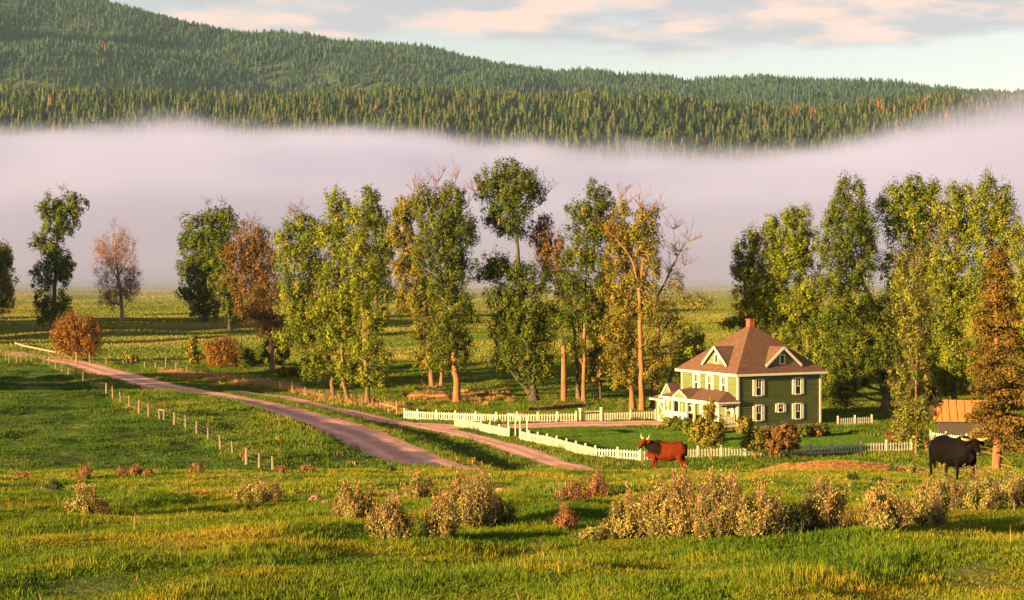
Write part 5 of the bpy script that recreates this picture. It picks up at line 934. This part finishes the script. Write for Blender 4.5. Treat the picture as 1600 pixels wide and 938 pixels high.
def cow(name, label, pos, rz, mat, head_turn, horn_span=.42, horn_up=.30, bulk=1.0, scale=1.0, head_drop=0.0, nose=None, lower=None):
    """faces +x. one continuous body; horns, ears, hooves, tail tuft, muzzle and eyes are its parts"""
    root = empty(name, pos, rz, label, 'cow'); root.scale = (scale,) * 3; m = MB(); B = bulk
    D = .06 * (B > 1.1); loft(m, [((-.98, 0, 1.18), .10, .16), ((-.93, 0, 1.14), .22*B, .30), ((-.78, 0, 1.10 - D * .6), .29*B, .38 + D), ((-.50, 0, 1.04 - D), .33*B, .42 + D), ((-.15, 0, .99 - D), .37*B, .43 + D), ((.20, 0, 1.01 - D), .36*B, .43 + D), ((.50, 0, 1.06 - D), .31*B, .44 + D), ((.72, 0, 1.08 - D), .26*B, .38 + D), ((.90, 0, 1.08), .18*B, .27), ((1.0, 0, 1.08), .10, .16)])
    loft(m, [((.40, 0, 1.32), .20*B, .20), ((.62, 0, 1.38), .17*B, .17), ((.70, 0, 1.30), .10, .12)])                      # withers hump
    loft(m, [((.62, 0, .80), .10, .20), ((.85, 0, .86), .08, .22), ((1.02, 0, 1.0), .06, .16)])                             # dewlap
    c, s = math.cos(head_turn), math.sin(head_turn); hp = Vector((1.10, 0, 1.42 - head_drop)); T = lambda x, y, z: tuple(hp + Vector((x * c - y * s, x * s + y * c, z)))
    loft(m, [((.60, 0, 1.14), .22*B, .32), ((.82, 0, 1.22 - head_drop * .4), .19*B, .27), ((.98, 0, 1.33 - head_drop * .7), .15*B, .21), (tuple(hp + Vector((.02, 0, 0))), .125, .16)])
    loft(m, [(T(-.06, 0, .06), .09, .10), (T(.03, 0, .05), .135, .145), (T(.16, 0, -.02), .13, .14), (T(.30, 0, -.12), .10, .115), (T(.42, 0, -.21), .085, .09), (T(.50, 0, -.27), .085, .08), (T(.53, 0, -.295), .06, .055)])
    for sy_ in (-1, 1):
        fx = .62 + sy_ * .06; y = .20 * B * sy_
        loft(m, [((fx, y * .8, .95), .13, .20), ((fx + .01, y, .70), .095, .13), ((fx + .01, y, .46), .062, .072), ((fx + .02, y, .42), .058, .068), ((fx, y, .22), .044, .048), ((fx, y, .12), .05, .055), ((fx + .03, y, .04), .055, .07), ((fx + .04, y, .0), .058, .075)], 12)
        hx_ = -.74 + sy_ * .07; y = .19 * B * sy_
        loft(m, [((hx_ + .06, y * .75, 1.02), .16, .26), ((hx_ + .04, y, .78), .12, .19), ((hx_ - .03, y, .58), .075, .105), ((hx_ - .10, y, .48), .055, .07), ((hx_ - .08, y, .28), .043, .05), ((hx_ - .06, y, .12), .05, .055), ((hx_ - .02, y, .04), .055, .07), ((hx_ - .01, y, .0), .058, .075)], 12)
    loft(m, [((-.95, 0, 1.34), .045, .05), ((-1.04, 0, 1.22), .03, .035), ((-1.06, 0, .95), .024, .024), ((-1.05, 0, .62), .022, .022)], 8)
    body = m.build('body', mat, root, smooth=True); rm = body.modifiers.new('join', 'REMESH'); rm.mode = 'VOXEL'; rm.voxel_size = .026; rm.use_smooth_shade = True; sm = body.modifiers.new('soften', 'SMOOTH'); sm.iterations = 5; sm.factor = .5
    for sy_ in (-1, 1):
        base = Vector(T(-.0, .10 * sy_, .13)); e1 = Vector(T(.02, (.10 + horn_span * .55) * sy_, .13 + horn_up * .05)); e2 = Vector(T(.04, (.10 + horn_span) * sy_, .13 + horn_up * .45)); e3 = Vector(T(.0, (.10 + horn_span * 1.02) * sy_, .13 + horn_up))
        MB().tube([base, e1, e2, e3], [.055, .045, .032, .008], 9).build('horn', M_horn, root, smooth=True)
        e = MB(); loft(e, [(T(-.01, .13 * sy_, .04), .03, .03), (T(-.02, .22 * sy_, .03), .02, .07), (T(-.03, .31 * sy_, .0), .018, .065), (T(-.03, .36 * sy_, -.03), .008, .02)], 10); e.build('ear', mat, root, smooth=True)
        bm = bmesh.new(); bmesh.ops.create_uvsphere(bm, u_segments=10, v_segments=8, radius=.022, matrix=Matrix.Translation(T(.17, .118 * sy_, .01))); me = bpy.data.meshes.new('eye'); bm.to_mesh(me); bm.free(); me.materials.append(M_eye); link(bpy.data.objects.new('eye', me), root)
        for fx, y in ((.66 + sy_ * .06, .20 * B * sy_), (-.75 + sy_ * .07, .19 * B * sy_)):
            h = MB(); loft(h, [((fx, y, .075), .062, .078), ((fx + .01, y, .0), .07, .09), ((fx + .01, y, -.03), .07, .09)], 12); h.build('hoof', M_hoof, root)
    mz = MB(); loft(mz, [(T(.49, 0, -.262), .078, .075), (T(.535, 0, -.30), .066, .062), (T(.555, 0, -.315), .03, .03)], 12); mz.build('muzzle', nose or M_nose, root, smooth=True)
    tf = MB(); loft(tf, [((-1.05, 0, .66), .025, .025), ((-1.05, 0, .52), .05, .05), ((-1.04, 0, .38), .035, .035), ((-1.03, 0, .28), .008, .008)], 8); tf.build('tail_tuft', mat, root, smooth=True)
    if lower: root.scale = lower
    return root
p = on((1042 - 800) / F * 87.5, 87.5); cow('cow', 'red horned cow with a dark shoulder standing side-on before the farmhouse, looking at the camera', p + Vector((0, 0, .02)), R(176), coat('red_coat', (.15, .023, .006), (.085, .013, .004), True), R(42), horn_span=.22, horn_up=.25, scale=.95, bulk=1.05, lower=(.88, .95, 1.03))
p = on((1490 - 800) / F * 62, 62); cow('bull', 'black horned bull standing in the sagebrush at the right, facing the camera', p + Vector((0, 0, .02)), R(-66), coat('black_coat', (.006, .0045, .0045), (.003, .0025, .0025)), R(-22), horn_span=.32, horn_up=.10, scale=.97, bulk=1.4, head_drop=.10, nose=plain_mat('dark_muzzle', (.05, .035, .035), .4))

# ================================================================== GRASS
def tuft(name, mat, n, h, spread, seed, wd=.008):
    r = np.random.default_rng(seed); V = []; Fq = []; Ft = []
    for i in range(n):
        a = r.uniform(0, 6.283); q = spread * math.sqrt(r.uniform(0, 1)); b = np.array([math.cos(a) * q, math.sin(a) * q, -.02]); t = r.uniform(0, 6.283); ln = h * r.uniform(.5, 1.15); d = np.array([math.cos(t), math.sin(t), 0]) * ln * r.uniform(.1, .55); s = np.array([-math.sin(t + r.normal(0, .6)), math.cos(t + r.normal(0, .6)), 0]) * wd * r.uniform(.7, 1.3)
        k = len(V); V += [b - s, b + s, b + d * .35 + [0, 0, ln * .6] + s * .75, b + d * .35 + [0, 0, ln * .6] - s * .75, b + d + [0, 0, ln * .95]]; Fq.append((k, k + 1, k + 2, k + 3)); Ft.append((k + 3, k + 2, k + 4))
    me = mesh_np(name, np.array(V), [np.array(Fq), np.array(Ft)], mat, only_data=True); return bpy.data.objects.new(name, me)
M_grass = leaf_mat('grass_blades', [(0, (.035, .088, .005)), (.28, (.08, .142, .007)), (.55, (.15, .185, .009)), (.8, (.27, .21, .014)), (1, (.40, .24, .035))], .3, patch=.35, inst=True)
M_grass2 = leaf_mat('field_grass', [(0, (.038, .085, .008)), (.4, (.08, .14, .010)), (.75, (.15, .17, .013)), (1, (.26, .18, .025))], .3, patch=.10, inst=True)
M_grass3 = leaf_mat('meadow_grass', [(0, (.09, .145, .015)), (.35, (.15, .175, .022)), (.7, (.23, .21, .038)), (1, (.33, .25, .065))], .3, patch=.02, inst=True, pw=.88)
PAST_SIDE = 1
M_past = leaf_mat('pasture_blades', [(0, (.022, .06, .007)), (.4, (.045, .10, .009)), (.75, (.08, .125, .012)), (1, (.14, .14, .018))], .3, patch=.12, inst=True)
M_straw = leaf_mat('dry_grass', [(0, (.26, .15, .05)), (.5, (.40, .22, .07)), (1, (.50, .32, .13))], .3, inst=True)
M_lawn = leaf_mat('lawn_grass', [(0, (.05, .12, .010)), (.5, (.075, .155, .012)), (1, (.11, .175, .018))], .3, patch=.3, inst=True)
rg = np.random.default_rng(77)
LAWN = [*(G(a, b, 125) for a, b in ((930, 714), (1000, 718), (1200, 711), (1345, 706), (1420, 703.5), (1420, 690))), G(1310, 676), G(1160, 676), G(1040, 671), G(900, 667), G(820, 668), G(720, 668), G(800, 683)]
LAWN2 = np.array([(p.x, p.y) for p in LAWN])
def inside(X, Y, poly):
    c = np.zeros(len(X), bool); n = len(poly)
    for i in range(n):
        x0, y0 = poly[i]; x1, y1 = poly[(i + 1) % n]; k = ((y0 > Y) != (y1 > Y)) & (X < (x1 - x0) * (Y - y0) / (y1 - y0 + 1e-12) + x0); c ^= k
    return c
DR = curve_pts(DRIVE, 8); CA, SA = math.cos(HA), math.sin(HA)
def clear(X, Y):
    m = (np.abs(sdist(X, Y, ROAD_L)) > 2.85) & (np.abs(sdist(X, Y, LANE_L)) > 1.6) & (np.abs(sdist(X, Y, DR)) > 2.6)
    lx, ly = (X - hx) * CA + (Y - hy) * SA, -(X - hx) * SA + (Y - hy) * CA; m &= ~((lx > -8.2) & (lx < 6.8) & (ly > -5.6) & (ly < 9.2)); return m
def field(n, y0, y1, half=.30, power=2.0):
    """even scatter over the wedge of ground in view and a margin beside it"""
    Y = (rg.uniform(0, 1, n) * (y1 ** power - y0 ** power) + y0 ** power) ** (1 / power); X = rg.uniform(-half, half, n) * Y; return X, Y
def lay(name, X, Y, s, sz, sources, label, extra=None, wts=None):
    Z = hgt(X, Y); n = len(X); sc3 = np.stack([s, s, sz], 1)
    return scatter(name, np.stack([X, Y, Z], 1), rg.uniform(0, 6.28, n), sc3, rg.choice(len(sources), n, p=wts), sources, label, 'grass')
near = [tuft('grass_tuft', M_grass, 34, .11, .13, 1, .005), tuft('grass_tuft', M_grass, 28, .16, .13, 2, .005), tuft('grass_tuft', M_grass, 34, .08, .15, 3, .006), tuft('grass_tuft', M_straw, 5, .26, .06, 4, .0035)]
X, Y = field(42000, 17, 46, .34); s = rg.uniform(.7, 1.35, len(X)); h = s * np.clip(.75 + .35 * wob(X, Y, 3.0, 90), .35, 1.5)
lay('foreground_grass', X, Y, s, h, near, 'yellow-green spring grass covering the near slope', wts=[.39, .26, .345, .005])
mid = [tuft('hill_tuft', M_grass, 34, .085, .22, 5, .009), tuft('hill_tuft', M_grass, 30, .12, .2, 6, .009), tuft('hill_tuft', M_straw, 8, .16, .12, 7, .007)]
X, Y = field(44000, 44, 112, .34); k = (clear(X, Y)) & ~((np.hypot((X - 18.5) / 8.5, (Y - 107) / 6.0) < 1.0) & (rg.random(len(X)) < .9)); X, Y = X[k], Y[k]; s = rg.uniform(.8, 1.4, len(X)); h = s * np.clip(.9 + .35 * wob(X, Y, 6.0, 91), .45, 1.6)
lay('hillside_grass', X, Y, s, h, mid, 'grass on the slope running up to the crest', wts=[.5, .44, .06])
fl = [tuft('field_tuft', M_grass2, 26, .22, .45, 8, .022), tuft('field_tuft', M_grass2, 22, .34, .4, 9, .022), tuft('field_tuft', M_straw, 10, .4, .3, 10, .018)]
X, Y = field(120000, 112, 330, .33); k = clear(X, Y) & ~inside(X, Y, LAWN2); X, Y = X[k], Y[k]
FL = np.array([(p.x, p.y) for p in Pw]); FL = np.vstack([FL[0] + (FL[0] - FL[6]) * 6, FL, FL[-1] + (FL[-1] - FL[-8])]); past = sdist(X, Y, FL[::3]) * PAST_SIDE > .6; XP, YP = X[past], Y[past]; X, Y = X[~past], Y[~past]
pg = [tuft('pasture_tuft', M_past, 30, .16, .45, 18, .022), tuft('pasture_tuft', M_past, 26, .24, .4, 19, .022)]; s = rg.uniform(.8, 1.4, len(XP))
lay('pasture_grass', XP, YP, s, s * np.clip(.8 + .55 * wob(XP, YP, 7, 95), .25, 2.0), pg, 'dark green pasture grass in the field left of the wire fence')
s = rg.uniform(.8, 1.5, len(X)); h = s * np.clip(.9 + .4 * wob(X, Y, 11, 92), .35, 1.8)
lay('field_grass', X, Y, s, h, fl, 'green grass on the field and verges beside the roads', wts=[.56, .42, .02])
md_ = [tuft('meadow_tuft', M_grass3, 26, .35, 1.6, 11, .06), tuft('meadow_tuft', M_grass3, 24, .45, 1.5, 12, .06)]
X, Y = field(110000, 325, 1500, .34, 1.3); s = .6 + Y / 420 * rg.uniform(.8, 1.2, len(X)); h = np.clip(.55 + Y / 900, .6, 1.7) * rg.uniform(.8, 1.2, len(X))
lay('meadow_grass', X, Y, s, h, md_, 'pale gold-green grass of the wide meadow behind the trees')
lw = [tuft('lawn_tuft', M_lawn, 30, .10, .3, 13, .016), tuft('lawn_tuft', M_lawn, 30, .13, .3, 14, .016)]
xa, xb, ya, yb = LAWN2[:, 0].min(), LAWN2[:, 0].max(), LAWN2[:, 1].min(), LAWN2[:, 1].max(); X = rg.uniform(xa, xb, 16000); Y = rg.uniform(ya, yb, 16000); k = clear(X, Y) & inside(X, Y, LAWN2); X, Y = X[k], Y[k]
lay('lawn_grass', X, Y, rg.uniform(.8, 1.3, len(X)), rg.uniform(.8, 1.3, len(X)), lw, 'short bright green lawn in front of the farmhouse')
# dry orange weeds along the lane fence and on the soil bank
st = [tuft('dry_tuft', M_straw, 26, .55, .4, 15, .02), tuft('dry_tuft', M_straw, 24, .4, .4, 16, .02)]
Px = np.concatenate([rg.uniform(250, 470, 900), rg.uniform(470, 640, 250), rg.uniform(640, 800, 260)]); Py = np.concatenate([np.interp(Px[:900], [250, 330, 470], [581, 588, 606]) + rg.normal(0, 2.8, 900), np.interp(Px[900:1150], [470, 640], [612, 640]) + rg.normal(0, 4, 250), 618 + rg.normal(0, 5, 260)])
Yq = (CAM_Z - .3) * F / (Py - HOR); Q = np.stack([(Px - 800) / F * Yq, Yq], 1); k = clear(Q[:, 0], Q[:, 1]); X, Y = Q[k, 0], Q[k, 1]
xb_ = rg.normal(18, 4.6, 1100); yb_ = rg.normal(107, 2.6, 1100); k2 = np.abs(xb_ - 18.5) < 9
lay('dry_weeds', np.concatenate([X, xb_[k2]]), np.concatenate([Y, yb_[k2]]), np.concatenate([rg.uniform(.8, 1.5, len(X)), rg.uniform(.2, .45, k2.sum())]), np.concatenate([rg.uniform(.8, 1.5, len(X)), rg.uniform(.12, .3, k2.sum())]), st, 'dry orange weeds along the lane fence and on the soil bank')
